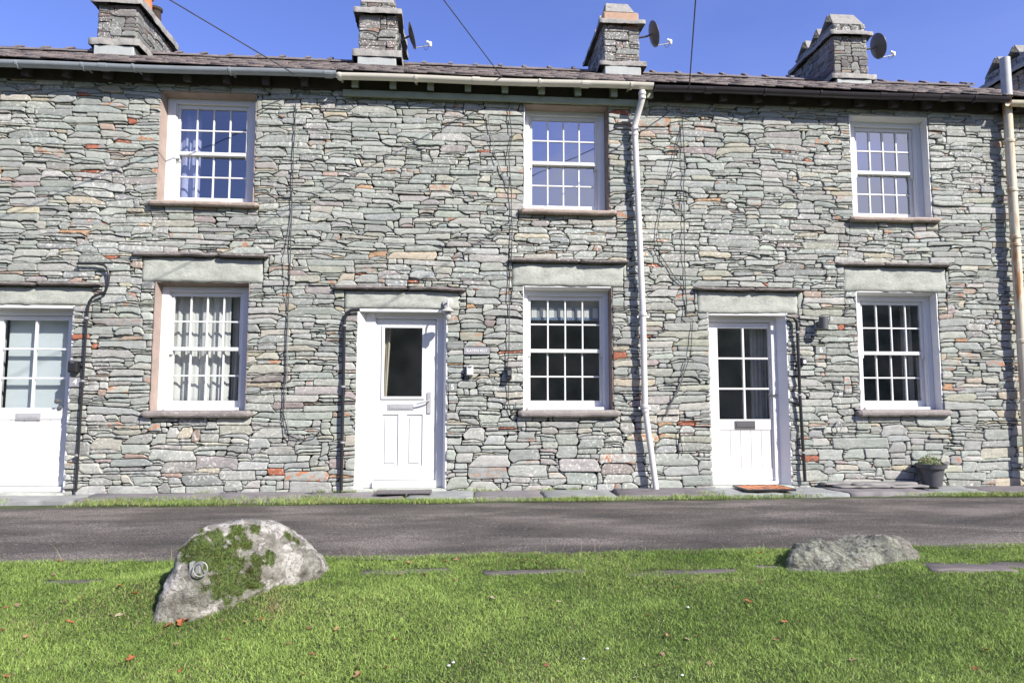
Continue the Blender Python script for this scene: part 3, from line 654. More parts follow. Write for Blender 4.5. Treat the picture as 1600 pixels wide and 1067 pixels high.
def window(h, x0, x1, z0, z1, sl, sr, mats, D, gl, hood=None, lint=None, sillm='sill', label=None, sd=1, F=.055):
    w = MB(); fx0, fx1, fz0, fz1 = x0+sl, x1-sr, z0+.0, z1-.035
    # box frame
    w.box(fx0, fx0+F, D, D+.11, fz0, fz1).box(fx1-F, fx1, D, D+.11, fz0, fz1).box(fx0+F, fx1-F, D+.002, D+.11, fz1-.06, fz1).box(fx0+F, fx1-F, D-.03, D+.11, fz0, fz0+.035)
    w.box(fx0+F, fx0+F+.012, D+.012, D+.03, fz0+.035, fz1-.06).box(fx1-F-.012, fx1-F, D+.012, D+.03, fz0+.035, fz1-.06)
    wo_ = w.build('window', MT['white'], h, bevel=.003, label=label)
    zi0, zi1 = fz0+.035, fz1-.06; zm = (zi0+zi1)/2+.02; a, b = fx0+F+.001, fx1-F-.001
    for (p, q, dy, rb, rt) in ((zm-.035, zi1-.001, .034, .042, .045), (zi0+.001, zm, .072, .075, .035)):
        s = MB(); st = .042; y0, y1 = D+dy, D+dy+.035
        s.box(a, a+st, y0, y1, p, q).box(b-st, b, y0, y1, p, q).box(a+st, b-st, y0+.001, y1, p, p+rb).box(a+st, b-st, y0+.001, y1, q-rt, q)
        ga, gb, gp, gq = a+st, b-st, p+rb, q-rt
        for i in (1, 2, 3): xx = ga+(gb-ga)*i/4; s.box(xx-.009, xx+.009, y0+.006, y1-.004, gp, gq)
        zz = (gp+gq)/2
        for i in range(4): xa = ga+(gb-ga)*i/4+.009*(i > 0); xb = ga+(gb-ga)*(i+1)/4-.009*(i < 3); s.box(xa, xb, y0+.008, y1-.006, zz-.009, zz+.009)
        if dy < .05:
            for xx in (a, b-st): s.prism([(xx, y0, p), (xx, y1, p), (xx, y1-.006, p-.045), (xx, y0+.006, p-.045)], (st, 0, 0))
        so_ = s.build('sash', MT['white'], wo_, bevel=.002)
        yy = (y0+y1)/2+.004; g = MB()
        for i in range(4):
            for j in range(2):
                xa = ga+(gb-ga)*i/4; xb = ga+(gb-ga)*(i+1)/4; za = gp+(gq-gp)*j/2; zb = gp+(gq-gp)*(j+1)/2; tx = random.uniform(-.0002, .0002); tz = random.uniform(-.0001, .0001)
                k = len(g.v); g.v += [(xa, yy+tx+tz, za), (xb, yy-tx+tz, za), (xb, yy-tx-tz, zb), (xa, yy+tx-tz, zb)]; g.f.append((k, k+1, k+2, k+3))
        g.build('pane', MT[gl], wo_)
    # reveal: splayed cheeks, soffit
    mL, mR, mT = mats; r = MB()
    for (e, i_, m_) in ((x0, fx0, mL), (x1, fx1, mR)):
        s = 1 if e < i_ else -1; nz_ = 26; q = MB()
        # face slightly ragged along its outer arris
        for k in range(nz_+1):
            z = z0+(z1-z0)*k/nz_; j = vn(z*14, e*3, 81)*.016
            q.v += [(e-s*.004+j, -.004, z), (e+s*.008+j*.5, -.006, z), (i_, D+.004, z), (i_, D+.2, z), (e-s*.004, D+.2, z)]
        for k in range(nz_):
            for c_ in range(5): c2 = (c_+1) % 5; q.f.append((k*5+c_, k*5+c2, (k+1)*5+c2, (k+1)*5+c_))
        q.build('reveal', MT[m_], wo_)
    MB().prism([(x0+.012, .0, z1+.004), (x0+.012, .0, z1-.008), (x0+.012, D+.006, fz1-.001), (x0+.012, D+.2, fz1-.001), (x0+.012, D+.2, z1+.004)], (x1-x0-.024, 0, 0)).build('reveal', MT[mT], wo_)
    slab_x(x0-.07, x1+.075, -.085, D+.02, z0-.058 if z0 > 2 else z0-.075, z0-.0, sd, .012, MT[sillm], 'sill', wo_)
    if lint: lintel(*lint, wo_, sd)
    if hood:
        e, g_ = hood; z = lint[3]+.006 if lint else z1+.01; mid = e+(g_-e)*random.uniform(.4, .7)
        slab_x(e, mid-.004, -.075, .1, z, z+.04, sd+3, .02, MT['hood'], 'hood_slate', wo_); slab_x(mid+.004, g_, -.085, .1, z+.003, z+.036, sd+4, .02, MT['hood'], 'hood_slate', wo_)
    return wo_
cot = lambda i: COT[i+1]
ww = window(cot(0), *WIN_UP[0], *U, .03, .02, ('pink', 'pink', 'pink'), .12, 'glassb', sd=1, F=.095, label='upstairs sash window with pink cheek and blue panes')
fold('curtain', -3.36, -3.10, 3.34, 4.5, .34, MT['cloth'], ww, 2, .03)
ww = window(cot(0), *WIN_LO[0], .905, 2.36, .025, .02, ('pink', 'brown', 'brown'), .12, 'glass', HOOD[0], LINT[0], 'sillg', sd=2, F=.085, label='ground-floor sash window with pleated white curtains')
fold('curtain', -3.36, -2.66, .95, 2.3, .31, MT['cloth'], ww, 5, .028); fold('curtain', -2.64, -2.40, .95, 2.3, .33, MT['greycloth'], ww, 3, .03, label='grey curtain drawn to one side')
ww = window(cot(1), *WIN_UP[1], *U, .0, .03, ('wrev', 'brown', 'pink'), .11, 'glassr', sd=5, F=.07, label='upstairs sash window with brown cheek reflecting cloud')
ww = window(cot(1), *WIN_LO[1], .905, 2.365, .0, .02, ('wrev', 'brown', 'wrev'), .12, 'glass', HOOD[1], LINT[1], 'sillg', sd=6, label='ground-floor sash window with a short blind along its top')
# short blind with a row of pale squares
bl = MB().box(.88, 1.74, .25, .256, 1.99, 2.27).build('blind', simple('grey_blind_cloth', (.30, .32, .33), .9, .05, 5), ww)
mb = MB()
for i in range(8): x = .90+i*.108; mb.box(x, x+.062, .244, .249, 2.02, 2.14)
mb.build('printed_square', MT['cloth'], bl)
mb = MB()
for i in range(30): x = .885+i*.0285; mb.box(x, x+.018, .241, .243, 1.992, 2.018+random.uniform(0, .015))
mb.build('blue_border', simple('blue_print', (.18, .26, .40), .9, .2, 40), bl)
ww = window(cot(2), *WIN_UP[2], *U, .05, .008, ('wrev', 'wrev', 'wrev'), .12, 'glassr', sd=9, F=.085, label='upstairs sash window in a whitewashed opening')
ww = window(cot(2), *WIN_LO[2], .905, 2.355, .05, .005, ('wrev', 'wrev', 'wrev'), .12, 'glass', HOOD[2], LINT[2], 'sillg', sd=10, F=.07, label='ground-floor sash window in a whitewashed opening')
fold('curtain', 5.72, 5.86, .95, 2.3, .4, MT['greycloth'], ww, 2, .03)

def door(h, x0, x1, leaf, glassr, zg, rows, cols, lower, mats, hood, lint, plate, gl='glass', label=None, sd=1, D=.14, sl=(.05, .05), step=.055):
    zt = 2.075; l0, l1 = leaf; zb = .02+step; F = MB()
    F.box(x0+sl[0], l0, D-.03, D+.09, .02, zt-.03).box(l1, x1-sl[1], D-.03, D+.09, .02, zt-.03).box(l0, l1, D-.028, D+.09, zt-.10, zt-.03).box(l0, l1, D-.075, D+.09, .018, zb-.006)
    F.box(l0, l0+.012, D-.012, D+.02, zb, zt-.10).box(l1-.012, l1, D-.012, D+.02, zb, zt-.10)
    d = MB(); g0, g1 = glassr; y0, y1 = D, D+.045; a, b = l0+.013, l1-.013; top = zt-.105
    d.box(a, g0, y0, y1, zb, top).box(g1, b, y0, y1, zb, top).box(g0, g1, y0, y1, zg[1], top)
    if lower == 'boards':
        d.box(g0, g1, y0, y1, zb, zb+.14).box(g0, g1, y0, y1, zg[0]-.13, zg[0]); n = 5
        for i in range(n): p = g0+(g1-g0)*i/n; q = g0+(g1-g0)*(i+1)/n; d.box(p+.003, q-.003, y0+.008, y1-.002, zb+.14, zg[0]-.13)
        d.box(g0, g1, y0+.016, y1-.004, zb+.14, zg[0]-.13)
    else:
        d.box(g0, g1, y0, y1, zb, zb+.16).box(g0, g1, y0, y1, zg[0]-.20, zg[0]); m_ = (g0+g1)/2; d.box(m_-.05, m_+.05, y0, y1, zb+.16, zg[0]-.20)
        for (p, q) in ((g0, m_-.05), (m_+.05, g1)):
            d.box(p, q, y0+.014, y1-.004, zb+.16, zg[0]-.20); d.box(p+.03, q-.03, y0+.004, y0+.016, zb+.19, zg[0]-.23)
    for i in range(1, cols): xx = g0+(g1-g0)*i/cols; d.box(xx-.012, xx+.012, y0+.004, y1-.004, zg[0], zg[1])
    for j in range(1, rows):
        zz = zg[0]+(zg[1]-zg[0])*j/rows
        for i in range(cols): xa = g0+(g1-g0)*i/cols+.012*(i > 0); xb = g0+(g1-g0)*(i+1)/cols-.012*(i < cols-1); d.box(xa, xb, y0+.006, y1-.006, zz-.011, zz+.011)
    if cols == 1:
        for (p, q, r, s) in ((g0-.02, g0+.012, zg[0]-.02, zg[1]+.02), (g1-.012, g1+.02, zg[0]-.02, zg[1]+.02)): d.box(p, q, y0-.014, y0-.001, r, s)
        d.box(g0+.012, g1-.012, y0-.014, y0-.001, zg[0]-.02, zg[0]+.012).box(g0+.012, g1-.012, y0-.014, y0-.001, zg[1]-.012, zg[1]+.02)
    do = d.build('door', MT['white'], h, bevel=.003, label=label)
    F.build('door_frame', MT['white'], do, bevel=.003)
    pn = MB(); pn.v = [(g0, D+.024, zg[0]), (g1, D+.024, zg[0]), (g1, D+.024, zg[1]), (g0, D+.024, zg[1])]; pn.f = [(0, 1, 2, 3)]; pn.build('pane', MT[gl], do)
    mL, mR = mats
    for (e, i_, m_) in ((x0, x0+sl[0], mL), (x1, x1-sl[1], mR)):
        s = 1 if e < i_ else -1; nz_ = 34; q = MB(); z0, z1 = .015, zt
        for k in range(nz_+1):
            z = z0+(z1-z0)*k/nz_; j = vn(z*14, e*3, 83)*.016
            q.v += [(e-s*.012+j, -.004, z), (e+s*.006+j*.5, -.006, z), (i_, D-.026, z), (i_, D+.2, z), (e-s*.012, D+.2, z)]
        for k in range(nz_):
            for c_ in range(5): c2 = (c_+1) % 5; q.f.append((k*5+c_, k*5+c2, (k+1)*5+c2, (k+1)*5+c_))
        q.build('reveal', MT[m_], do)
    MB().box(x0+.012, x1-.012, -.001, D+.2, zt-.03, zt).build('reveal', MT['wrev'], do)
    slab_x(x0-.01, x1+.01, -.05, D+.1, -.04, .016, sd+7, .012, MT['lintel'], 'threshold', do)
    lintel(*lint, do, sd); e, g_ = hood; z = lint[3]+.006; mid = e+(g_-e)*.55
    slab_x(e, mid-.004, -.085, .1, z, z+.036, sd+3, .02, MT['hood'], 'hood_slate', do); slab_x(mid+.004, g_, -.08, .1, z, z+.034, sd+4, .02, MT['hood'], 'hood_slate', do)
    (lx, lz, lw, lh, lm) = plate; q = MB().box(lx-lw/2, lx+lw/2, D-.008, D-.0005, lz-lh/2, lz+lh/2).box(lx-lw/2+.02, lx+lw/2-.02, D-.014, D-.009, lz-lh/4, lz+lh/4); q.build('letterplate', MT[lm], do, bevel=.003)
    return do
dz = lambda x, y: W(x, y, .14).z
dx_ = lambda x, y=560: W(x, y, .14).x
d4 = door(cot(0), *DOORS[0], (-5.17, -4.33), (-5.10, dx_(104)), (dz(52, 637), dz(52, 500)), 3, 2, 'boards', ('wrev', 'wrev'), HOOD[3], LINT[3], (dx_(44, 651), dz(44, 651), .27, .075, 'steel'), sd=21, label='white part-glazed door with a blind behind its panes')
MB().box(-5.10, -4.38, .26, .263, .9, 2.0).build('blind', simple('pale_blind_cloth', (.70, .75, .77), .9, .02, 3, sc=(1, 1, 12)), d4)
k = MB().lathe((dx_(97), .14, dz(97, 627)), [(.0, -.075), (.022, -.07), (.03, -.055), (.026, -.04), (.012, -.03), (.012, -.005), (.028, -.004), (.028, 0)], 16, 'y'); k.lathe((dx_(98), .14, dz(98, 637)), [(.0, -.02), (.02, -.018), (.026, -.01), (.026, 0)], 16, 'y'); k.build('knob', MT['grey'], d4, smooth=True)
d5 = door(cot(1), *DOORS[1], (-.955, -.235), (dx_(599), dx_(661)), (dz(630, 621), dz(630, 511)), 1, 1, 'panels', ('wrev', 'wrev'), HOOD[4], LINT[4], (dx_(626, 636), dz(626, 636), .30, .075, 'steel'), sd=31, label='white door with one dark pane and two moulded panels', sl=(.075, .04), step=.085)
q = MB().box(dx_(668), dx_(674), .126, .1395, dz(670, 646), dz(670, 613)).tube([(dx_(671), .13, dz(671, 626)), (dx_(671), .09, dz(671, 626)), (dx_(664), .085, dz(664, 628)), (dx_(652), .088, dz(652, 631))], .009, 8); q.build('handle', MT['steel'], d5, bevel=.002)
fold('curtain', dx_(592), dx_(609), .95, 1.95, .3, MT['cream'], d5, 2, .02, -.05)
d6 = door(cot(2), *DOORS[2], (3.055, 3.84), (dx_(1122), dx_(1202)), (dz(1160, 655), dz(1160, 513)), 3, 2, 'boards', ('wrev', 'wrev'), HOOD[5], LINT[5], (dx_(1164, 664), dz(1164, 664), .255, .10, 'grey'), sd=41, label='white door with six dark panes over upright boards', sl=(.02, .08), step=.04)
q = MB().box(dx_(1207), dx_(1213), .126, .1395, dz(1210, 632), dz(1210, 611)).tube([(dx_(1210), .13, dz(1210, 617)), (dx_(1210), .09, dz(1210, 617)), (dx_(1195), .088, dz(1195, 618))], .008, 8); q.build('handle', MT['black'], d6, bevel=.002)
fold('curtain', dx_(1182), dx_(1208), .3, 2.0, .32, MT['greycloth'], d6, 5, .012)
door(cot(3), *DOORS[3], (7.30, 8.14), (7.38, 8.06), (.95, 1.9), 3, 2, 'boards', ('wrev', 'wrev'), HOOD[6], LINT[6], (7.72, .8, .26, .09, 'grey'), sd=51)

# ---------------------------------------------------------------- chimneys
CY0, CY1 = 2.95, 4.30
CPAL = [((.26, .26, .235), 30), ((.22, .21, .195), 20), ((.30, .305, .28), 16), ((.24, .19, .165), 12), ((.31, .25, .2), 6), ((.18, .16, .15), 10)]
def chim(h, xl, xr, pys, px, sd, top='tents', label=None):
    """pys: picture rows of band bottom, band top, cornice bottom, cornice top, cap-block top"""
    zz = [W(px, py, CY0).z for py in pys]; rd = random.Random(sd)
    zf, zb1, zc0, zc1, zk = zz; zbase = roofz(CY0)-.25
    core = MB().box(xl+.03, xr-.03, CY0+.03, CY1-.03, 5.9, zc0+.02); c = core.build('chimney', MT['mortar'], h, label=label)
    zn = lambda x, z, r: (.06, .17, (1.8, 4)) if r.random() < .7 else (.03, .06, (3, 7))
    VS = []; FS = []; CS = []; nb = 0
    for (u0, u1, fm) in ((xl, xr, lambda v: v+np.array([0, CY0, 0])), (CY0, CY1, lambda v: np.stack([xr-v[:, 1], v[:, 0], v[:, 2]], -1)), (CY0, CY1, lambda v: np.stack([xl+v[:, 1], v[:, 0], v[:, 2]], -1)), (xl, xr, lambda v: np.stack([v[:, 0], CY1-v[:, 1], v[:, 2]], -1))):
        L = layout(u0, u1, zb1-.02, zc0+.01, [], rd, zn)
        v, f, cc = stones(L, fm, rd, None, .7, .03, CPAL); VS.append(v); FS.append(f+nb); CS.append(cc); nb += len(v)
    npmesh('stonework', np.concatenate(VS), np.concatenate(FS), MT['chim'], c, np.concatenate(CS))
    MB().box(xl-.01, xr+.01, CY0-.085, CY1+.01, zbase, zf-.003).build('flashing', MT['lead'], c, bevel=.01)
    def ring(z0, z1, o, nm, sd2):
        V = []; Q = []
        v, q, t = rough_slab(xl-o, xr+o, CY0-o, CY1+o, z0, z1, sd2, .07, .03, 0, .02)
        return npmesh(nm, v, [q, t], MT['cap'], c)
    ring(zf, zb1, .10, 'drip_band', sd+1); ring(zc0, zc1, .09, 'cornice', sd+2)
    L = layout(xl, xr, zc1-.005, zk, [], rd, lambda x, z, r: (.05, .12, (1.5, 3.5))); VS = []; FS = []; CS = []; nb = 0
    for (u0, u1, fm) in ((xl+.02, xr-.02, lambda v: v+np.array([0, CY0+.02, 0])), (CY0, CY1, lambda v: np.stack([xr-.02-v[:, 1], v[:, 0], v[:, 2]], -1)), (CY0, CY1, lambda v: np.stack([xl+.02+v[:, 1], v[:, 0], v[:, 2]], -1))):
        L = layout(u0, u1, zc1-.005, zk, [], rd, lambda x, z, r: (.05, .14, (1.5, 3.5))); v, f, cc = stones(L, fm, rd, None, .6, .02, CPAL); VS.append(v); FS.append(f+nb); CS.append(cc); nb += len(v)
    MB().box(xl+.04, xr-.04, CY0+.05, CY1-.05, zc1-.01, zk-.01).build('cap_core', MT['mortar'] if top != 'orange' else MT['orange'], c)
    if top == 'orange': MB().box(xl-.01, xr+.01, CY0-.0, CY0+.3, zc1+.002, zk, .006).build('cap_stone', MT['orange'], c, bevel=.02)
    else: npmesh('cap_stonework', np.concatenate(VS), np.concatenate(FS), MT['chim'], c, np.concatenate(CS))
    if top in ('tents', 'orange', 'render'):
        for i in range(3):
            y = CY0+.23+i*.44; s = .20; hh = .27+rd.uniform(-.02, .02); t = .028
            for sg in (-1, 1):
                mb = MB(); x0, x1 = xl+.02+rd.uniform(-.02, .02), xr-.05+rd.uniform(-.03, .03)
                mb.prism([(x0, y+sg*s, zk-.01), (x1+.02, y+sg*s, zk-.01), (x1-.05, y+sg*.012, zk+hh), (x0+.05, y+sg*.012, zk+hh)], (0, sg*t, 0)); mb.build('cowl_slate', MT['cap'], c, bevel=.006)
    if top == 'pots':
        for i, m in ((0, 'terra'), (1, 'terra'), (2, 'soil')):
            y = CY0+.35+i*.36; MB().lathe(((xl+xr)/2+.10, y, zk-.02), [(.12, 0), (.12, .04), (.095, .08), (.085, .30), (.11, .33), (.11, .37), (.07, .372), (.07, .2)], 20).build('chimney_pot', MT[m], c, smooth=True)
    return c, zk
X_ = lambda px, py: W(px, py, CY0).x
chim(COT[1], X_(153, 50), X_(213, 50), (75, 64, 9, -3, -14), 182, 401, 'pots', 'chimney stack with red clay pots')
chim(COT[2], X_(561, 60), X_(619, 60), (93, 82, 25, 16, 3), 592, 402, 'render', 'tall chimney stack with a pale rendered top')
chim(COT[3], X_(944, 70), X_(998, 70), (107, 99, 41, 34, 18), 972, 403, 'orange', 'chimney stack with a buff sandstone cap block')
chim(COT[3], X_(1303, 90), X_(1355, 90), (127, 119, 58, 51, 37), 1330, 404, 'tents', 'chimney stack capped with three leaning slate cowls')
chim(COT[4], X_(1630, 110), X_(1684, 110), (146, 136, 92, 84, 66), 1650, 405, 'tents', 'chimney stack behind the grey vent pipe')

def dish(px, py, lx, ly, label, ymount=3.25, xm=None):
    c = W(px, py, ymount); N = Vector((1, .08, .28)).normalized(); u = N.cross(Vector((0, 0, 1))).normalized(); v = u.cross(N)
    r = .215; t = thing('satellite_dish', label, 'satellite dish', c, 'satellite dishes on the chimneys'); mb = MB(); nr, na = 5, 28; V = []
    for side in (0, 1):
        for i in range(nr+1):
            rr = r*i/nr
            for k in range(na): a = 2*pi*k/na; V.append(c+u*rr*cos(a)*.92+v*rr*sin(a)*1.06+N*(.05*(rr/r)**2-side*.006))
    mb.v = [tuple(q) for q in V]; o = (nr+1)*na
    for s in (0, o):
        for i in range(nr):
            for k in range(na): k2 = (k+1) % na; mb.f.append((s+i*na+k, s+i*na+k2, s+(i+1)*na+k2, s+(i+1)*na+k))
    for k in range(na): k2 = (k+1) % na; mb.f.append((nr*na+k, nr*na+k2, o+nr*na+k2, o+nr*na+k))
    mb.build('reflector', MT['dish'], t, smooth=True)
    L = c+N*.30-v*.22; b = c-v*r*1.0
    MB().tube([b, L], .009, 8).build('arm', MT['galv'], t, smooth=True)
    MB().lathe(L+Vector((0, 0, -.02)), [(.02, 0), (.028, .01), (.028, .07), (.018, .08)], 12).tube([L+Vector((.02, 0, .03)), L+Vector((-.06, 0, .06))], .024, 10).build('receiver_head', MT['letter'], t, smooth=True)
    pts = [L+Vector((-.02+.0*i, 0, 0))+Vector((-.10*i/6, 0, -.09*sin(pi*i/6))) for i in range(7)]; MB().tube(pts, .004, 6).build('cable_loop', MT['black'], t)
    w = Vector((xm, c.y+.05, c.z-.06)); MB().tube([c-N*.01, c-N*.09-v*.02, w+Vector((.0, 0, 0))], .018, 8).box(w.x-.02, w.x+.015, w.y-.06, w.y+.06, w.z-.09, w.z+.09).build('wall_bracket', MT['grey'], t)
dish(640, 57, 0, 0, 'dark satellite dish seen edge-on beside the tall pale-topped chimney', xm=X_(619, 60)+.03)
dish(1018, 54, 0, 0, 'oval dark satellite dish on the chimney with the sandstone cap', xm=X_(998, 60)+.03)
dish(1369, 73, 0, 0, 'roundest satellite dish, on the chimney with three slate cowls', xm=X_(1355, 60)+.03)
# ---------------------------------------------------------------- fittings on the walls
def text(s, size, c, parent, m, ext=.0015, sx=1.):
    cu = bpy.data.curves.new('lettering', 'FONT'); cu.body = s; cu.size = size; cu.extrude = ext; cu.align_x = 'CENTER'; cu.align_y = 'CENTER'
    t = bpy.data.objects.new('tmp', cu); col.objects.link(t); dg = bpy.context.evaluated_depsgraph_get(); me = bpy.data.meshes.new_from_object(t.evaluated_get(dg)); bpy.data.objects.remove(t)
    me.transform(Matrix.Translation(c) @ Matrix.Rotation(pi/2, 4, 'X') @ Matrix.Diagonal((sx, 1, 1, 1))); me.materials.clear(); me.materials.append(m)
    o = bpy.data.objects.new('lettering', me); sharp_link(o, parent); return o
MT['plate2'] = simple('pale_polished_slate', (.22, .235, .22), .6, .08, 20)
def plaque(px, py, w, h, s, size, label, m='plate', Y=-.03, sx=1.):
    c = W(px, py, Y); t = thing('slate_sign', label, 'sign', (c.x, Y, c.z-h/2)); MB().box(c.x-w/2, c.x+w/2, Y, .02, c.z-h/2, c.z+h/2).build('plate', MT[m], t, bevel=.003)
    text(s, size, (c.x, Y-.001, c.z), t, MT['letter'], sx=sx)
plaque(117, 597, .125, .105, '4', .09, 'small dark slate plate with a white 4 under the black key safe')
plaque(707, 605, .10, .095, '5', .085, 'small slate plate with a white 5 below the pale key safe', 'plate2')
plaque(1283, 547, .13, .095, '6', .085, 'small slate plate with a white 6 under the grey cylinder lamp', 'plate2')
plaque(745, 548, .30, .085, "SLATERS REST", .042, 'long slate name board above the pale key safe', 'plate', sx=.95)
def keysafe(px, py, w, h, body, lid, label, d=.045):
    c = W(px, py, -.05); t = thing('key_safe', label, 'key safe', (c.x, -.04, c.z-h/2))
    MB().box(c.x-w/2, c.x+w/2, -.04-d, -.0, c.z-h/2, c.z+h/2).build('case', MT[body], t, bevel=.012, seg=3)
    MB().box(c.x-w/2+.012, c.x+w/2-.012, -.04-d-.006, -.04-d+.004, c.z-h/2+.012, c.z+h/2-.035).build('cover', MT[lid], t, bevel=.005, seg=2)
    MB().box(c.x-w*.22, c.x+w*.22, -.04-d-.009, -.04-d+.004, c.z+h/2-.03, c.z+h/2-.013).build('catch', MT['grey'], t, bevel=.003)
keysafe(734, 579, .085, .12, 'lampw', 'letter', 'pale key safe on the wall between the 5 plate and the name board')
keysafe(115, 573, .10, .13, 'black', 'black', 'black key safe beside the number 4 door')
keysafe(1256, 564, .06, .09, 'grey', 'letter', 'small white-fronted key safe against the black conduit by the number 6', .03)
c = W(795, 583, -.05); t = thing('junction_box', 'small black junction box with cables through it beside the sash window', 'junction box', (c.x, -.04, c.z-.08)); MB().box(c.x-.03, c.x+.03, -.10, 0, c.z-.075, c.z+.075).build('case', MT['black'], t, bevel=.006)
MB().box(c.x-.02, c.x+.02, -.112, -.098, c.z-.03, c.z+.03).build('switch', MT['grey'], t, bevel=.003)
# cylinder lamp
c = W(1286, 505, -.12); t = thing('wall_lamp', 'dark grey cylinder lamp on the wall above the number 6', 'wall lamp', (c.x, -.03, c.z-.07), 'lamps on the cottage fronts')
MB().lathe((c.x, -.135, c.z-.075), [(.04, 0), (.052, .004), (.052, .146), (.045, .15)], 24).build('shade', MT['grey'], t, smooth=True); MB().box(c.x-.03, c.x+.03, -.09, .0, c.z-.03, c.z+.03).build('mount', MT['grey'], t, bevel=.004)
# white lantern by door 5
c = W(700, 474, -.03); t = thing('wall_lamp', 'white swan-neck lamp on the lintel over the single-pane door', 'wall lamp', (c.x, -.02, c.z-.15), 'lamps on the cottage fronts')
MB().lathe((c.x, -.0, c.z), [(.05, -.045), (.062, -.04), (.062, -.03), (.062, -.0)], 22, 'y').build('back_plate', MT['lampw'], t, smooth=True)
MB().tube([(c.x, -.03, c.z), (c.x, -.10, c.z+.03), (c.x, -.14, c.z+.02), (c.x, -.155, c.z-.03), (c.x, -.155, c.z-.07)], .011, 10).build('arm', MT['lampw'], t, smooth=True)
MB().lathe((c.x, -.155, c.z-.115), [(.085, 0), (.085, .006), (.045, .03), (.03, .05), (.018, .055)], 22).build('shade', MT['lampw'], t, smooth=True)
MB().lathe((c.x, -.155, c.z-.215), [(.0, 0), (.022, .004), (.036, .02), (.038, .06), (.034, .1)], 18).build('glass_jar', MT['lampw'], t, smooth=True)
# conduits
def conduit(pts, r, m, label, clips=(), Y=-.06):
    ps = [W(x, y, Y) if len(q) == 2 else W(x, y, q[2]) for q in pts for (x, y) in (q[:2],)]; base = min(ps, key=lambda p: p.z)
    t = thing('conduit', label, 'conduit', base); MB().tube(ps, r, 12).build('pipe', MT[m], t, smooth=True)
    for (x, y) in clips: c = W(x, y, Y); MB().lathe((c.x, c.y, c.z-.012), [(r+.002, 0), (r+.007, .003), (r+.007, .021), (r+.002, .024)], 12).box(c.x-.03, c.x+.03, c.y+.0, c.y+.012, c.z-.009, c.z+.009).build('clip', MT['galv'], t)
conduit([(120, 412), (150, 412), (162, 414), (168, 420), (170, 432), (168, 446), (164, 456), (154, 460), (145, 464), (139, 472), (137, 482), (135, 498), (118, 768)], .014, 'black', 'black conduit with a swan bend beside the number 4 door', [(135, 497), (129, 595), (120, 711)])
conduit([(562, 484), (548, 485), (541, 490), (538, 500), (533, 766)], .019, 'black', 'black conduit rising to the corner of the single-pane door', [(539, 509), (536, 604), (535, 691)])
conduit([(1229, 494), (1240, 496), (1245, 502), (1246, 515), (1250, 620), (1258, 752)], .019, 'black', 'black conduit beside the six-pane door at the number 6', [(1246, 519), (1250, 617), (1255, 707)])
def cable(pts, r, m, label, Y=-.045, bez=True):
    ps = [W(x, y, Y) for (x, y) in pts]; out = []
    for a, b in zip(ps[:-1], ps[1:]):
        n = max(2, int((a-b).length/.12))
        for k in range(n): t_ = k/n; p = a.lerp(b, t_); out.append(p+Vector((vn(p.z*5, p.x*3, 91)*.018, vn(p.z*7, 1., 92)*.014, 0)))
    out.append(ps[-1]); mb = MB().tube(out, r, 6); o = single(mb, 'cable', MT[m], label, 'cable', 'cables clipped down the cottage fronts'); return o
cable([(462, 158), (460, 200), (456, 330), (451, 470), (447, 560), (443, 625), (441, 660), (444, 678), (452, 684), (470, 686), (492, 681), (502, 672)], .0058, 'cable', 'black cable down the middle of the wall between windows, looping at its foot')
cable([(455, 330), (448, 385), (442, 400), (444, 440), (452, 500), (449, 560), (446, 640), (450, 676), (470, 684)], .0042, 'cableg', 'grey cable swaying behind the long black looped cable')
cable([(795, 146), (796, 180), (800, 215), (795, 240), (799, 300), (800, 360), (796, 450), (795, 540), (792, 575)], .0055, 'cable', 'thin dark cable dropping to the small black junction box')
cable([(795, 594), (795, 630), (799, 644), (802, 648), (806, 640), (806, 628)], .005, 'cable', 'short cable hooked below the small black junction box')
cable([(762, 180), (774, 240), (790, 285), (799, 300)], .005, 'cableg', 'short grey cable slanting in to the junction box cable')
cable([(1068, 186), (1058, 225), (1043, 285), (1030, 345), (1026, 372), (1034, 400), (1052, 430), (1070, 450), (1073, 470), (1071, 492), (1083, 500), (1079, 545), (1072, 575), (1060, 610), (1048, 630), (1040, 650)], .0048, 'cable', 'dark cable that kinks out and back beside the white downpipe')
cable([(1066, 186), (1068, 240), (1069, 320), (1070, 400), (1072, 470), (1072, 496)], .0048, 'cable', 'straight dark cable nearest the kinked one right of the white downpipe')
cable([(1072, 560), (1066, 590), (1050, 630), (1041, 652)], .005, 'cableg', 'grey cable end running down beside the six-pane door wall')
cable([(1062, 668), (1064, 690), (1067, 705), (1064, 712)], .005, 'cable', 'short loose cable tail low on the wall left of the six-pane door')
cable([(992, 370), (990, 400), (994, 418), (1000, 425)], .004, 'cableg', 'short grey wire loop behind the white downpipe')
cable([(1600, 165), (1594, 190), (1580, 235), (1572, 262)], .004, 'cable', 'thin cable crossing behind the top of the rusty downpipe', -.08)
for (A, B, lab, r) in (((480, 128), (265, 0), 'overhead wire reaching the grey gutter over the curtained cottage', .0065), ((795, 135), (693, 0), 'overhead wire reaching the cream gutter', .006), ((1076, 150), (1087, 0), 'steep overhead wire reaching the black gutter', .007)):
    a = W(*A, -.1); r_ = ray(*B); t_ = (a.z-EYE+.15*(DIST-.1))/(r_[2]+.15*r_[1]); b = Vector((r_[0]*t_, r_[1]*t_-DIST, EYE+r_[2]*t_)); d = b-a; e = a+d*(14/abs(d.y))
    single(MB().tube([a, a.lerp(e, .3), a.lerp(e, .6), e], r, 6), 'overhead_wire', MT['cable'], lab, 'wire', 'overhead telephone wires')
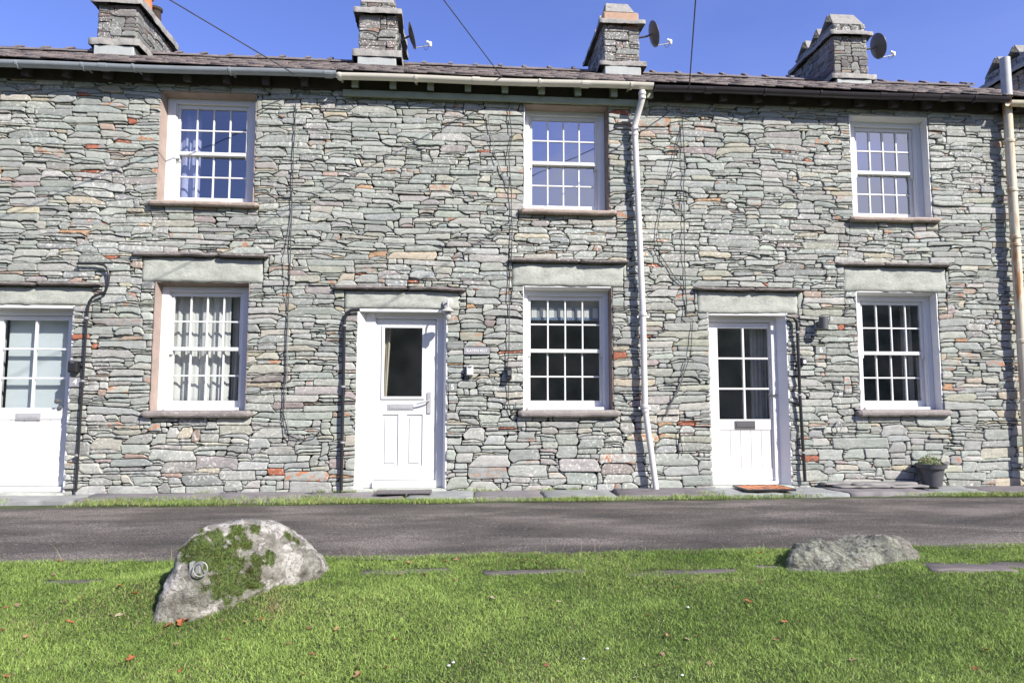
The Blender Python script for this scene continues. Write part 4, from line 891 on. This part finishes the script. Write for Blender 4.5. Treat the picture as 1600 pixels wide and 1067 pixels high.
# wall hook with ring
c = W(1310, 667, -.05); ps = [c+Vector((.034*cos(a), -.01, .05*sin(a))) for a in np.linspace(0, 2*pi, 22)]
t = thing('wall_ring', 'galvanised ring hanging on the wall between the six-pane door and window', 'ring', c-Vector((0, 0, .05))); MB().tube(ps, .007, 8).build('ring', MT['galv'], t, smooth=True); MB().tube([c+Vector((0, .05, .05)), c+Vector((0, -.015, .055)), c+Vector((0, -.02, .035))], .007, 8).build('hook', MT['galv'], t)
# little bracket stub by the downpipe head
c = W(985, 189, -.06); single(MB().box(c.x-.14, c.x+.1, -.075, -.055, c.z-.012, c.z+.012, .006).box(c.x-.15, c.x-.11, -.08, -.03, c.z-.03, c.z+.01, .006), 'pipe_stay', MT['lampw'], 'white painted stay on the wall by the bend of the white downpipe', 'bracket')

# ---------------------------------------------------------------- on the pavement
a = G(588, 769, .0); x0, x1 = G(586, 770, .02).x, G(674, 770, .02).x
def matt(x0, x1, y0, y1, z, m, border, nx, ny, label):
    t = thing('doormat', label, 'doormat', ((x0+x1)/2, y0, z), 'doormats'); b = MB(); w = .022
    b.box(x0, x1, y0, y0+w, z, z+.022).box(x0, x1, y1-w, y1, z, z+.022).box(x0, x0+w, y0+w, y1-w, z, z+.022).box(x1-w, x1, y0+w, y1-w, z, z+.022)
    for i in range(1, nx): xx = x0+(x1-x0)*i/nx; b.box(xx-.005, xx+.005, y0+w, y1-w, z, z+.021)
    for j in range(1, ny): yy = y0+(y1-y0)*j/ny; b.box(x0+w, x1-w, yy-.005, yy+.005, z, z+.0205)
    b.build('frame', MT[border], t, bevel=.002)
    q = MB(); n = int((x1-x0)/.012)
    for i in range(nx):
        for j in range(ny):
            xa, xb = x0+(x1-x0)*i/nx+.008, x0+(x1-x0)*(i+1)/nx-.008; ya, yb = y0+(y1-y0)*j/ny+.008, y0+(y1-y0)*(j+1)/ny-.008
            q.box(max(xa, x0+w), min(xb, x1-w), max(ya, y0+w), min(yb, y1-w), z+.002, z+.019, .003)
    q.build('bristles', MT[m], t)
matt(x0, x1, -.40, -.20, .012, 'rubber', 'rubber', 11, 4, 'worn grey rubber doormat before the single-pane door')
matt(G(1140, 758, .02).x, G(1222, 760, .02).x, -.50, -.08, .012, 'coir', 'black', 6, 7, 'orange coir doormat with black frame before the six-pane door')
# potted plant
pb = G(1438, 757, .0); t = thing('potted_plant', 'small green plant in a fluted charcoal pot on the pavement', 'potted plant', (pb.x, -.17, .01))
cx, cy = pb.x, -.17
wv = lambda k, h: (-.05 if (k//2) % 2 and .03 < h < .2 else 0)
MB().lathe((cx, cy, .01), [(.095, 0), (.10, .004), (.105, .03), (.132, .2), (.135, .205), (.16, .212), (.165, .255), (.17, .262), (.152, .264), (.145, .235)], 56, 'z', wv).build('pot', MT['pot'], t)
MB().lathe((cx, cy, .23), [(.146, 0), (.14, .008), (.0, .016)], 20).build('soil', MT['soil'], t)
V = []; F = []; Cc = []; nb = 0
for i in range(420):
    a_ = random.uniform(0, 2*pi); r_ = .12*sqrt(random.random()); hh = random.uniform(.02, .13)*(1.1-r_*4); p = Vector((cx-.02+r_*cos(a_), cy+r_*sin(a_), .245+hh)); s = random.uniform(.009, .02)
    u = Vector((random.gauss(0, 1), random.gauss(0, 1), random.gauss(0, .5))).normalized(); v_ = u.orthogonal().normalized()
    V += [p-u*s, p+v_*s*.45, p+u*s, p-v_*s*.45]; F.append((nb, nb+1, nb+2, nb+3)); nb += 4; g = random.uniform(.7, 1.2); c_ = random.choice([(.16, .24, .07), (.22, .25, .10), (.26, .22, .11), (.12, .2, .06)]); Cc += [tuple(q*g for q in c_)]*4
npmesh('foliage', np.array([tuple(q) for q in V]), np.array(F), MT['blade'], t, np.array(Cc))
# loose slates along the foot of the wall
for i, (xa, xb, ya, yb, z, lab) in enumerate(((4.42, 5.05, -.27, -.04, .012, 'lowest loose slate lying along the wall foot by the pot'), (4.62, 5.42, -.22, -.03, .034, 'long upper loose slate lying along the wall foot by the pot'), (4.30, 4.66, -.16, -.02, .036, 'shorter loose slate at the conduit end of the wall foot pile'), (5.05, 5.50, -.30, -.12, .012, 'loose slate beside the fluted pot'))):
    v, q, tt = rough_slab(xa, xb, ya, yb, z, z+.02, 700+i, .04, .05, .008, .006); cc = np.tile(np.array([[.22, .21, .2]]), (len(v), 1)); ctr = np.array([(xa+xb)/2, (ya+yb)/2, z]); o = npmesh('loose_slate', v-ctr, [q, tt], MT['paving'], cols=cc); o.location = ctr; tag(o, lab, 'slate', 'loose slates at the wall foot')
# kerb slates sunk in the lawn
KERB = [(60, 165, 903, 'narrow sunken kerb slate left of the mossy boulder'), (565, 705, 887, 'sunken kerb slate nearest the mossy boulder, reddish along its back'), (748, 915, 887, 'middle sunken kerb slate straight below the sash windows'), (975, 1160, 886, 'sunken kerb slate ending at the shadow of the long boulder'), (1176, 1222, 881, 'short sunken kerb slate in the shadow of the long boulder'), (1442, 1585, 884, 'broad sunken kerb slate just past the long boulder'), (1545, 1640, 876, 'sunken kerb slate cut by the frame past the long boulder')]
KR = []
for i, (pa, pb_, py, lab) in enumerate(KERB):
    a = G(pa, py, -.05); b = G(pb_, py, -.05); y = (a.y+b.y)/2; wd = .045 if i else .035
    if i >= 5: wd = .085
    z = max(gzs(a.x, y), gzs(b.x, y), gzs((a.x+b.x)/2, y))+.004
    v, q, tt = rough_slab(a.x, b.x, y-wd, y+wd, z-.06, z, 800+i, .05, .045, (gzs(b.x, y)-gzs(a.x, y))/(b.x-a.x)*.6, .01)
    cc = np.tile(np.array([[.115, .098, .095]]), (len(v), 1)); ctr = np.array([(a.x+b.x)/2, y, z-.06]); o = npmesh('kerb_slate', v-ctr, [q, tt], MT['paving'], cols=cc); o.location = ctr
    tag(o, lab, 'kerb slate', 'sunken kerb slates along the lawn'); KR.append((a.x, b.x, y-wd, y+wd))

# ---------------------------------------------------------------- boulders
def bmat(name, kind):
    s = NT(name); s.set(Roughness=.85)
    if kind == 'left':
        n = s.noise(11, 9, rough=.65); r = s.ramp(n, 'Fac', [(.3, (.06, .052, .042)), (.44, (.15, .14, .118)), (.62, (.26, .25, .215))]); c = (r, 0)
        l = s.noise(6.5, 6, rough=.5, dist=.6); lr = s.ramp(l, 'Fac', [(.555, (0, 0, 0)), (.58, (1, 1, 1))]); c = s.mix(s.mul((lr, 0), .9), c, (.38, .36, .33))
        sp = s.noise(38, 4, rough=.7); sr = s.ramp(sp, 'Fac', [(.56, (0, 0, 0)), (.62, (1, 1, 1))]); c = s.mix(s.mul((sr, 0), .75), c, (.09, .085, .065))
        at = s.n('ShaderNodeAttribute', attribute_name='col'); c = s.mix((at, 'Alpha'), c, (.07, .11, .02))
    else:
        n = s.noise(8, 9, rough=.7, dist=.8); r = s.ramp(n, 'Fac', [(.3, (.035, .035, .03)), (.42, (.11, .11, .088)), (.54, (.19, .195, .15)), (.68, (.30, .31, .25))]); c = (r, 0)
        p = s.noise(4, 5); pr = s.ramp(p, 'Fac', [(.55, (0, 0, 0)), (.65, (1, 1, 1))]); c = s.mix(s.mul((pr, 0), .4), c, (.17, .12, .12))
        sp = s.noise(32, 3); sr = s.ramp(sp, 'Fac', [(.6, (0, 0, 0)), (.68, (1, 1, 1))]); c = s.mix(s.mul((sr, 0), .5), c, (.30, .29, .20))
    ck = s.noise(5, 7, (1, 1, 1.8), .62, 1.6); ca = s.ramp(ck, 'Fac', [(.47, (0, 0, 0)), (.494, (1, 1, 1)), (.506, (1, 1, 1)), (.53, (0, 0, 0))]); c = s.mix(s.mul((ca, 0), .75 if kind != 'left' else .5), c, (.05, .045, .035))
    s.base(c); f = s.noise(30, 6); s.bump([(n, 'Fac', .8), (f, 'Fac', .8)], .02); return s.m
def boulder(name, hull, m, label, sd, amp, ridged, grow=1.):
    cc_ = sum(hull, Vector())/len(hull); hull = [cc_+(p-cc_)*grow for p in hull]; bm = bmesh.new(); vs = [bm.verts.new(p) for p in hull]; bmesh.ops.convex_hull(bm, input=vs)
    loose = [v for v in bm.verts if not v.link_faces]; bmesh.ops.delete(bm, geom=loose, context='VERTS')
    bmesh.ops.triangulate(bm, faces=bm.faces)
    for it in range(5):
        L = [e for e in bm.edges if e.calc_length() > (.25, .12, .06, .035, .022)[it]]
        bmesh.ops.subdivide_edges(bm, edges=L, cuts=1, use_grid_fill=True); bmesh.ops.triangulate(bm, faces=bm.faces)
        if it in (1, 2, 3): bmesh.ops.smooth_vert(bm, verts=bm.verts, factor=.45, use_axis_x=True, use_axis_y=True, use_axis_z=True)
    bm.normal_update(); off = Vector((sd*3.1, 0, 0)); nv = {}
    for v in bm.verts:
        p = v.co+off; d = 0; f = 1
        a_ = mn.fractal(p*3.2, 1., 2., 4); b_ = abs(mn.noise(Vector((p.x*4, p.y*4, p.z*7+p.x*3))))
        d = amp*(a_*.8-ridged*max(0, .16-b_)*4)+amp*.25*mn.fractal(p*14, 1, 2, 3)
        if ridged > .5:
            q = Vector((p.x*3.6+p.z*2, p.y*5, p.z*7-p.x*2)); v0 = mn.voronoi(q)[0]; q2 = q*2.7; v1 = mn.voronoi(q2)[0]
            d = amp*(1.1-1.6*v0[0])+amp*.35*(.7-v1[0])+amp*.3*mn.fractal(p*18, 1, 2, 3)
        nv[v] = v.co+v.normal*d
    for v, p in nv.items(): v.co = p
    me = bpy.data.meshes.new(name); base = Vector((sum(p.x for p in hull)/len(hull), sum(p.y for p in hull)/len(hull), min(p.z for p in hull)+.12))
    bm.transform(Matrix.Translation(-base)); bm.to_mesh(me); bm.free(); me.materials.append(m); me.shade_smooth() if not ridged > .5 else None
    o = bpy.data.objects.new(name, me); col.objects.link(o); o.location = base; tag(o, label, 'boulder', 'boulders on the lawn edge'); return o
ML = bmat('lichened_rock', 'left'); MR = bmat('craggy_rock', 'right')
hl = [W(*q) for q in ((250, 990, -4.14), (253, 972, -4.10), (256, 935, -4.12), (259, 908, -4.10), (267, 880, -4.06), (281, 856, -4.0), (288, 858, -3.65), (323, 824, -3.82), (385, 813, -3.72), (448, 826, -3.62), (489, 848, -3.52), (512, 884, -3.45), (515, 905, -3.35), (315, 985, -4.10), (350, 950, -4.02), (312, 880, -4.06), (335, 925, -4.08), (400, 920, -3.95), (480, 900, -3.70), (430, 880, -3.82), (350, 860, -3.95), (300, 860, -3.3), (330, 828, -3.1), (400, 822, -3.05), (470, 845, -3.08), (495, 880, -3.1))]
hl += [Vector((p.x, p.y, -.35)) for p in hl if p.z < .12 or p.y > -3.3]
bl_ = boulder('boulder', hl, ML, 'rounded mossy boulder with white lichen patches and an iron ring', 3, .042, .45, 1.04)
# moss cover on the shoulder that the photograph shows green
me = bl_.data; n = len(me.vertices); cv = np.zeros((n, 4), np.float32); MOSSP = [(330, 850, .10), (345, 880, .09), (355, 905, .085), (385, 905, .06), (340, 835, .06), (375, 823, .045), (390, 845, .03), (410, 872, .035), (425, 868, .03), (455, 836, .02), (318, 850, .07), (405, 820, .03), (470, 840, .02), (362, 832, .04), (395, 905, .06), (300, 865, .03), (365, 895, .07)]
def proj(p):
    d = (p[0], p[1]+DIST, p[2]-EYE); z = sum(d[i]*FW[i] for i in range(3)); return 800+FPX*sum(d[i]*RT[i] for i in range(3))/z, 533.5-FPX*sum(d[i]*UP[i] for i in range(3))/z
MC = []
for (x, y, r) in MOSSP:       # nearest surface point of the boulder on that sight line
    best = min((v.co+bl_.location for v in me.vertices if abs(proj(v.co+bl_.location)[0]-x) < 7 and abs(proj(v.co+bl_.location)[1]-y) < 7), key=lambda q: q.y, default=None)
    if best is not None: MC.append((best, r))
mask = []
for i, v in enumerate(me.vertices):
    p = v.co+bl_.location; s = max((1-(p-c).length/(r*1.35) for c, r in MC), default=-1)+.5*mn.fractal(p*9, 1, 2, 3)+.7*mn.fractal(p*30, 1, 2, 2)
    a_ = min(1, max(0, s*5+.0)); mask.append(a_); cv[i] = (.3, .3, .3, a_)
at = me.color_attributes.new('col', 'FLOAT_COLOR', 'POINT'); at.data.foreach_set('color', cv.ravel())
def blades(P, H, Wd, Cc, lean=.8, rs=RNG, nrm=None):
    n = len(P); an = rs.uniform(0, 2*pi, n); d = np.stack([np.cos(an), np.sin(an), np.zeros(n)], -1); bn = rs.uniform(0, 2*pi, n); l = rs.uniform(.1, 1, n)*lean
    dirn = np.stack([np.cos(bn)*l, np.sin(bn)*l, np.ones(n)], -1)
    if nrm is not None: dirn = dirn*.7+nrm*1.0
    dirn /= np.linalg.norm(dirn, axis=1)[:, None]; H = H[:, None]; Wd = Wd[:, None]
    m = P+dirn*H*.55; tip = m+(dirn+np.stack([np.cos(bn), np.sin(bn), np.full(n, -.25)], -1)*l[:, None]*.7)*H*.45
    V = np.stack([P-d*Wd/2, P+d*Wd/2, m+d*Wd*.38, m-d*Wd*.38, tip], 1).reshape(-1, 3); b = np.arange(n)*5
    return V, [np.stack([b, b+1, b+2, b+3], -1), np.stack([b+3, b+2, b+4], -1)], np.repeat(Cc, 5, 0)
P = []; N = []
me.calc_loop_triangles()
for tri in me.loop_triangles:
    a, b, c = tri.vertices
    if mask[a]+mask[b]+mask[c] > 1.2 and (tri.normal.z > -.1):
        k = np.random.default_rng(a).poisson(tri.area*42000)
        for _ in range(min(k, 12)):
            u, v = random.random(), random.random()
            if u+v > 1: u, v = 1-u, 1-v
            q = me.vertices[a].co*(1-u-v)+me.vertices[b].co*u+me.vertices[c].co*v+bl_.location; P.append(tuple(q)); N.append(tuple(tri.normal))
P = np.array(P); N = np.array(N); n = len(P)
if n:
    tmix = vn(P[:, 0]*9, P[:, 2]*9+P[:, 1]*5, 17)+.5; A = np.array([.05, .07, .012]); B = np.array([.16, .20, .028]); D_ = np.array([.20, .13, .055]); Cc = A+(B-A)*np.clip((P[:, 2]-.12)*2.6+tmix*.8-.25, 0, 1)[:, None]
    dry = (RNG.random(n) < .08+.4*np.clip(.12-P[:, 2], 0, .5)*4); Cc[dry] = D_; Cc *= RNG.uniform(.6, 1.3, (n, 1)); v, f, c = blades(P, RNG.uniform(.007, .022, n)*(.5+tmix), RNG.uniform(.0018, .0035, n), Cc, 1.6, nrm=N); o = npmesh('moss', v, f, MT['blade'], bl_, c); o['kind'] = 'stuff'
hr = [W(*q) for q in ((1226, 905, -3.66), (1226, 880, -3.60), (1240, 854, -3.50), (1262, 846, -3.42), (1320, 846, -3.40), (1400, 846, -3.36), (1425, 856, -3.40), (1441, 873, -3.44), (1432, 896, -3.52), (1400, 912, -3.62), (1330, 905, -3.70), (1290, 905, -3.72), (1250, 912, -3.70), (1265, 868, -3.62), (1340, 872, -3.66), (1410, 880, -3.60), (1245, 870, -3.2), (1300, 850, -3.12), (1410, 850, -3.1), (1432, 872, -3.2))]
hr += [Vector((p.x, p.y, -.3)) for p in hr]
boulder('boulder', hr, MR, 'long low craggy grey boulder without moss, near the sunken kerb slates', 8, .048, 1.3, 1.03)
# iron ring on the left boulder
q = W(313, 889, -3.99); bp = [v.co+bl_.location for v in me.vertices]; near = min((p for p in bp if abs(proj(p)[0]-306) < 6 and abs(proj(p)[1]-888) < 6), key=lambda p: p.y, default=q); q = W(313, 889, near.y-.03)
t = thing('iron_ring', 'pale iron ring with its bracket fixed on the face of the mossy boulder', 'iron ring', (q.x, q.y, q.z-.05), None)
MB().tube([q+Vector((.036*cos(a), .006*sin(a), .036*sin(a))) for a in np.linspace(0, 2*pi, 26)], .0034, 8).build('ring', MT['galv'], t, smooth=True)
e = W(298, 890, near.y-.012); MB().box(e.x-.010, e.x+.006, e.y+.004, e.y+.08, e.z-.042, e.z+.035, .002).build('bracket', MT['galv'], t, bevel=.003); e = W(307, 890, near.y-.015); MB().box(e.x-.012, e.x+.016, e.y+.006, e.y+.08, e.z-.024, e.z+.026, .002).build('bracket', MT['galv'], t, bevel=.003)

# ---------------------------------------------------------------- grass
def grass(n, xr, yr, keep, h, w, name, label, tone=1., lean=1.5, dryk=0., dz0=0., vz=None):
    X = RNG.uniform(*xr, n); Y = RNG.uniform(*yr, n); k = keep(X, Y); X, Y = X[k], Y[k]; n = len(X); Z = gz(X, Y)-.004+dz0
    pat = fbm(X*1.7, Y*2.6, 101, 4)+.5; pat2 = vn(X*.8, Y*1.2, 105)+.5; fine = vn(X*14, Y*14, 107)+.5
    A = np.array([.125, .215, .035]); B = np.array([.31, .43, .10]); Dr = np.array([.40, .33, .17]); Cc = A+(B-A)*np.clip(pat*.8+fine*.45-.05, 0, 1)[:, None]
    dp = .05+dryk+.5*np.clip(vn(X*1.3, Y*2, 109), 0, 1)+.55*np.exp(-(((X+1.35)/.5)**2+((Y+3.95)/.22)**2))+.35*np.exp(-(((X-1.55)/.2)**2+((Y+3.8)/.08)**2))+.8*np.exp(-(((X+.98)/.06)**2+((Y+4.03)/.09)**2))
    dry = RNG.random(n) < dp*.6; Cc[dry] = Dr*RNG.uniform(.6, 1.1, (dry.sum(), 1)); Cc *= RNG.uniform(.4, 1.5, (n, 1))*tone
    Z = Z if vz is None else vz(X, Y); H = RNG.uniform(*h, n)*(.65+.7*fine)*(.8+.4*pat2); H[RNG.random(n) < .004] *= 2.2
    P = np.stack([X, Y, Z], -1); v, f, c = blades(P, H, RNG.uniform(*w, n), Cc, lean); return tag(npmesh(name, v, f, MT['blade'], cols=c), label, 'grass', kind='stuff')
def keep_lawn(X, Y):
    d = Y+DIST; k = (X > -.80*d-1.3) & (X < .93*d+1.3) & (Y < -3.17+fbm(X*1.1, X*0+5, 33)*.12+RNG.normal(0, .025, len(X)))
    for (a, b, c, e) in KR:
        ins = (X > a+.02) & (X < b-.02) & (Y > c+.02+vn(X*9, X*0, 5)*.05) & (Y < e-.006+vn(X*9, X*0, 6)*.04) & (vn(X*7, Y*16, 19) > -.3); k &= ~(ins & (RNG.random(len(X)) > .04))
    return k
grass(900000, (-5.4, 6.0), (-5.5, -3.08), keep_lawn, (.012, .026), (.002, .0036), 'lawn_grass', 'short green lawn with dry patches in the foreground', dz0=.008)
def keep_fr(X, Y):
    edge = -.78+fbm(X*1.3, X*0, 31)*.10; L_ = np.clip((-X-.9)*2, 0, 1); wd = .13+.10*L_+.08*vn(X*2, X*0, 8); d = np.abs(Y-(edge+.06+.10*L_)); pr = np.clip(1.1-d/wd, 0, 1)*np.clip(vn(X*1.3, X*0+3, 115)*3.0+.85, .0, 1)
    pr = np.where((X > 2.9) & (X < 5.0), pr*.35, pr); return RNG.random(len(X)) < pr
grass(130000, (-6.5, 8.5), (-1.02, -.40), keep_fr, (.025, .05), (.003, .005), 'verge_grass', 'thin strip of grass between the slate paving and the road', 1.0, 1.2, .2, vz=lambda X, Y: np.where(Y > -.5, -.008, -.022))
WP = [(545, 764, .12), (600, 764, .10), (745, 762, .16), (850, 762, .10), (895, 762, .07), (1110, 770, .12), (1130, 776, .12), (1150, 782, .1), (1590, 770, .2), (330, 766, .08), (500, 768, .06), (665, 772, .03), (1500, 772, .1)]
WX = [(G(x, y, 0).x, G(x, y, 0).y, s) for x, y, s in WP]
def keep_w(X, Y):
    pr = np.zeros(len(X))
    for (a, b, s) in WX: pr = np.maximum(pr, np.exp(-(((X-a)/s)**2+((Y-min(b, -.03))/.05)**2)))
    return RNG.random(len(X)) < pr
gz_old = gz
def gz(x, y): return np.full(np.shape(x), -.004)
grass(50000, (-5, 8), (-.7, .0), keep_w, (.012, .05), (.004, .008), 'paving_weeds', 'small green weeds growing in the paving joints at the wall foot', 1.1, 1.1)
gz = gz_old
# tall dry stems
X = RNG.uniform(-3.6, 4.6, 90); Y = RNG.uniform(-5.0, -3.15, 90); Y[:40] = RNG.uniform(-3.35, -3.15, 40); P = np.stack([X, Y, gz(X, Y)], -1); v, f, c = blades(P, RNG.uniform(.07, .16, 90), np.full(90, .0022), np.tile([[.42, .38, .22]], (90, 1)), .9); tag(npmesh('grass_stems', v, f, MT['blade'], cols=c), 'tall dry grass stems scattered over the lawn', 'grass', kind='stuff')

# ---------------------------------------------------------------- fallen leaves, pale pebbles
LV = [(93, 877), (83, 902), (122, 896), (186, 921), (211, 933), (126, 940), (160, 913), (82, 940), (26, 950), (8, 954), (98, 946), (174, 965), (184, 966), (39, 1002), (4, 991), (206, 1036), (262, 975), (290, 966), (283, 969), (383, 978), (410, 973), (245, 1000), (238, 1004), (276, 1011), (356, 1003), (281, 1056), (9, 1062), (110, 979),
      (666, 903), (713, 879), (696, 882), (626, 902), (636, 922), (711, 910), (770, 939), (563, 950), (483, 986), (526, 989), (578, 990), (618, 1006), (560, 1062), (474, 1060), (603, 1050), (487, 1027), (450, 1011), (424, 974), (816, 882), (1056, 923), (863, 955), (874, 945), (1035, 1027), (1031, 1046), (855, 1044), (1091, 1000), (1074, 1004), (1214, 1005), (1014, 966), (1170, 946), (992, 1065), (1108, 1042), (1042, 999), (1228, 978), (1442, 982), (1514, 996), (1294, 1048), (1374, 936), (1524, 1052), (1540, 1022), (1425, 823), (1188, 913), (1331, 1037), (822, 880), (1190, 868), (640, 884)]
BIG = {(186, 921), (211, 933), (290, 966), (283, 969), (666, 903), (560, 1062), (206, 1036), (262, 975), (93, 877)}
def lawnpt(x, y):
    z = -.3
    for _ in range(14): p = G(x, y, z); z = z*.4+.6*(gzs(p.x, p.y) if p.y < -3.2 else -.03)
    return G(x, y, z)
def leafmesh(sd, c):
    r = random.Random(sd); n = 12; V = [(0, 0, .004)]; F = []; cup = r.uniform(-.25, .35)
    for k in range(n):
        a = 2*pi*k/n; rr = (1+.28*cos(k*2.4)+r.uniform(-.15, .15))*(.62+.38*abs(cos(a/2+.2))); x = rr*cos(a); y = rr*.62*sin(a); V.append((x, y, cup*(y*y*1.6+x*x*.35)+r.uniform(-.05, .08)+.05))
    for k in range(n): F.append((0, 1+k, 1+(k+1) % n))
    me = bpy.data.meshes.new('fallen_leaf'); me.from_pydata(V, [], F); at = me.color_attributes.new('col', 'FLOAT_COLOR', 'POINT')
    for i in range(len(V)): g = r.uniform(.8, 1.15); at.data[i].color = (c[0]*g, c[1]*g, c[2]*g, 1)
    me.materials.append(MT['leaf']); return me
LM = [leafmesh(i, c) for i, c in enumerate([(.36, .12, .045), (.27, .11, .05), (.34, .18, .09), (.28, .18, .11), (.42, .35, .23)])]
DL = {(1425, 823): 'lone leaf lying out on the road', (93, 877): 'red-brown leaf on the turf edge left of the mossy boulder', (211, 933): 'pale orange leaf in the boulder shadow edge, largest there', (186, 921): 'bright orange leaf left of the mossy boulder, above the pale one',
      (262, 975): 'orange leaf at the lowest tip of the mossy boulder', (290, 966): 'orange leaf pressed against the foot of the mossy boulder', (206, 1036): 'bright red leaf alone in the lawn corner below the mossy boulder', (666, 903): 'pale brown oak leaf just below the sunken kerb slates', (560, 1062): 'orange leaf cut by the lower frame edge', (1442, 982): 'two-toned leaf on the lawn below the long boulder'}
for i, (x, y) in enumerate(LV):
    p = lawnpt(x, y+(9 if (x, y) in ((262, 975), (290, 966), (283, 969)) else 0)); k = (0 if x < 320 and (x, y) in BIG else random.randrange(5)); o = bpy.data.objects.new('fallen_leaf', LM[k]); col.objects.link(o); s = random.uniform(.014, .022)*(1.55 if (x, y) in BIG else 1)
    o.location = p+Vector((0, 0, .02 if p.y < -3.2 else .004)); o.scale = (s, s, s*1.6); o.rotation_euler = (random.uniform(-.3, .5), random.uniform(-.4, .4), random.uniform(0, 6.28))
    tag(o, DL.get((x, y), 'small dry brown or orange leaf lying in the grass'), 'leaf', 'fallen leaves')
MT['pebble'] = simple('pale_pebble', (.5, .49, .47), .8, .12, 40)
for (x, y, lab) in ((701, 1045, 'lower of two white pebbles touching near the lower frame edge'), (708, 1040, 'upper of two white pebbles touching near the lower frame edge'), (949, 1018, 'round white pebble alone in the lawn'), (912, 1034, 'bluish white pebble left of the round one'), (1075, 953, 'tiny white pebble high on the lawn'), (1066, 1060, 'flat white pebble at the lower frame edge')):
    p = lawnpt(x, y)+Vector((0, 0, .016)); r = random.uniform(.007, .010); mb = MB().lathe(p, [(.001, -r*.6), (r*.8, -r*.4), (r*1.1, 0), (r*.8, r*.4), (.001, r*.6)], 10); single(mb, 'pebble', MT['pebble'], lab, 'pebble', 'white pebbles in the lawn', smooth=True)
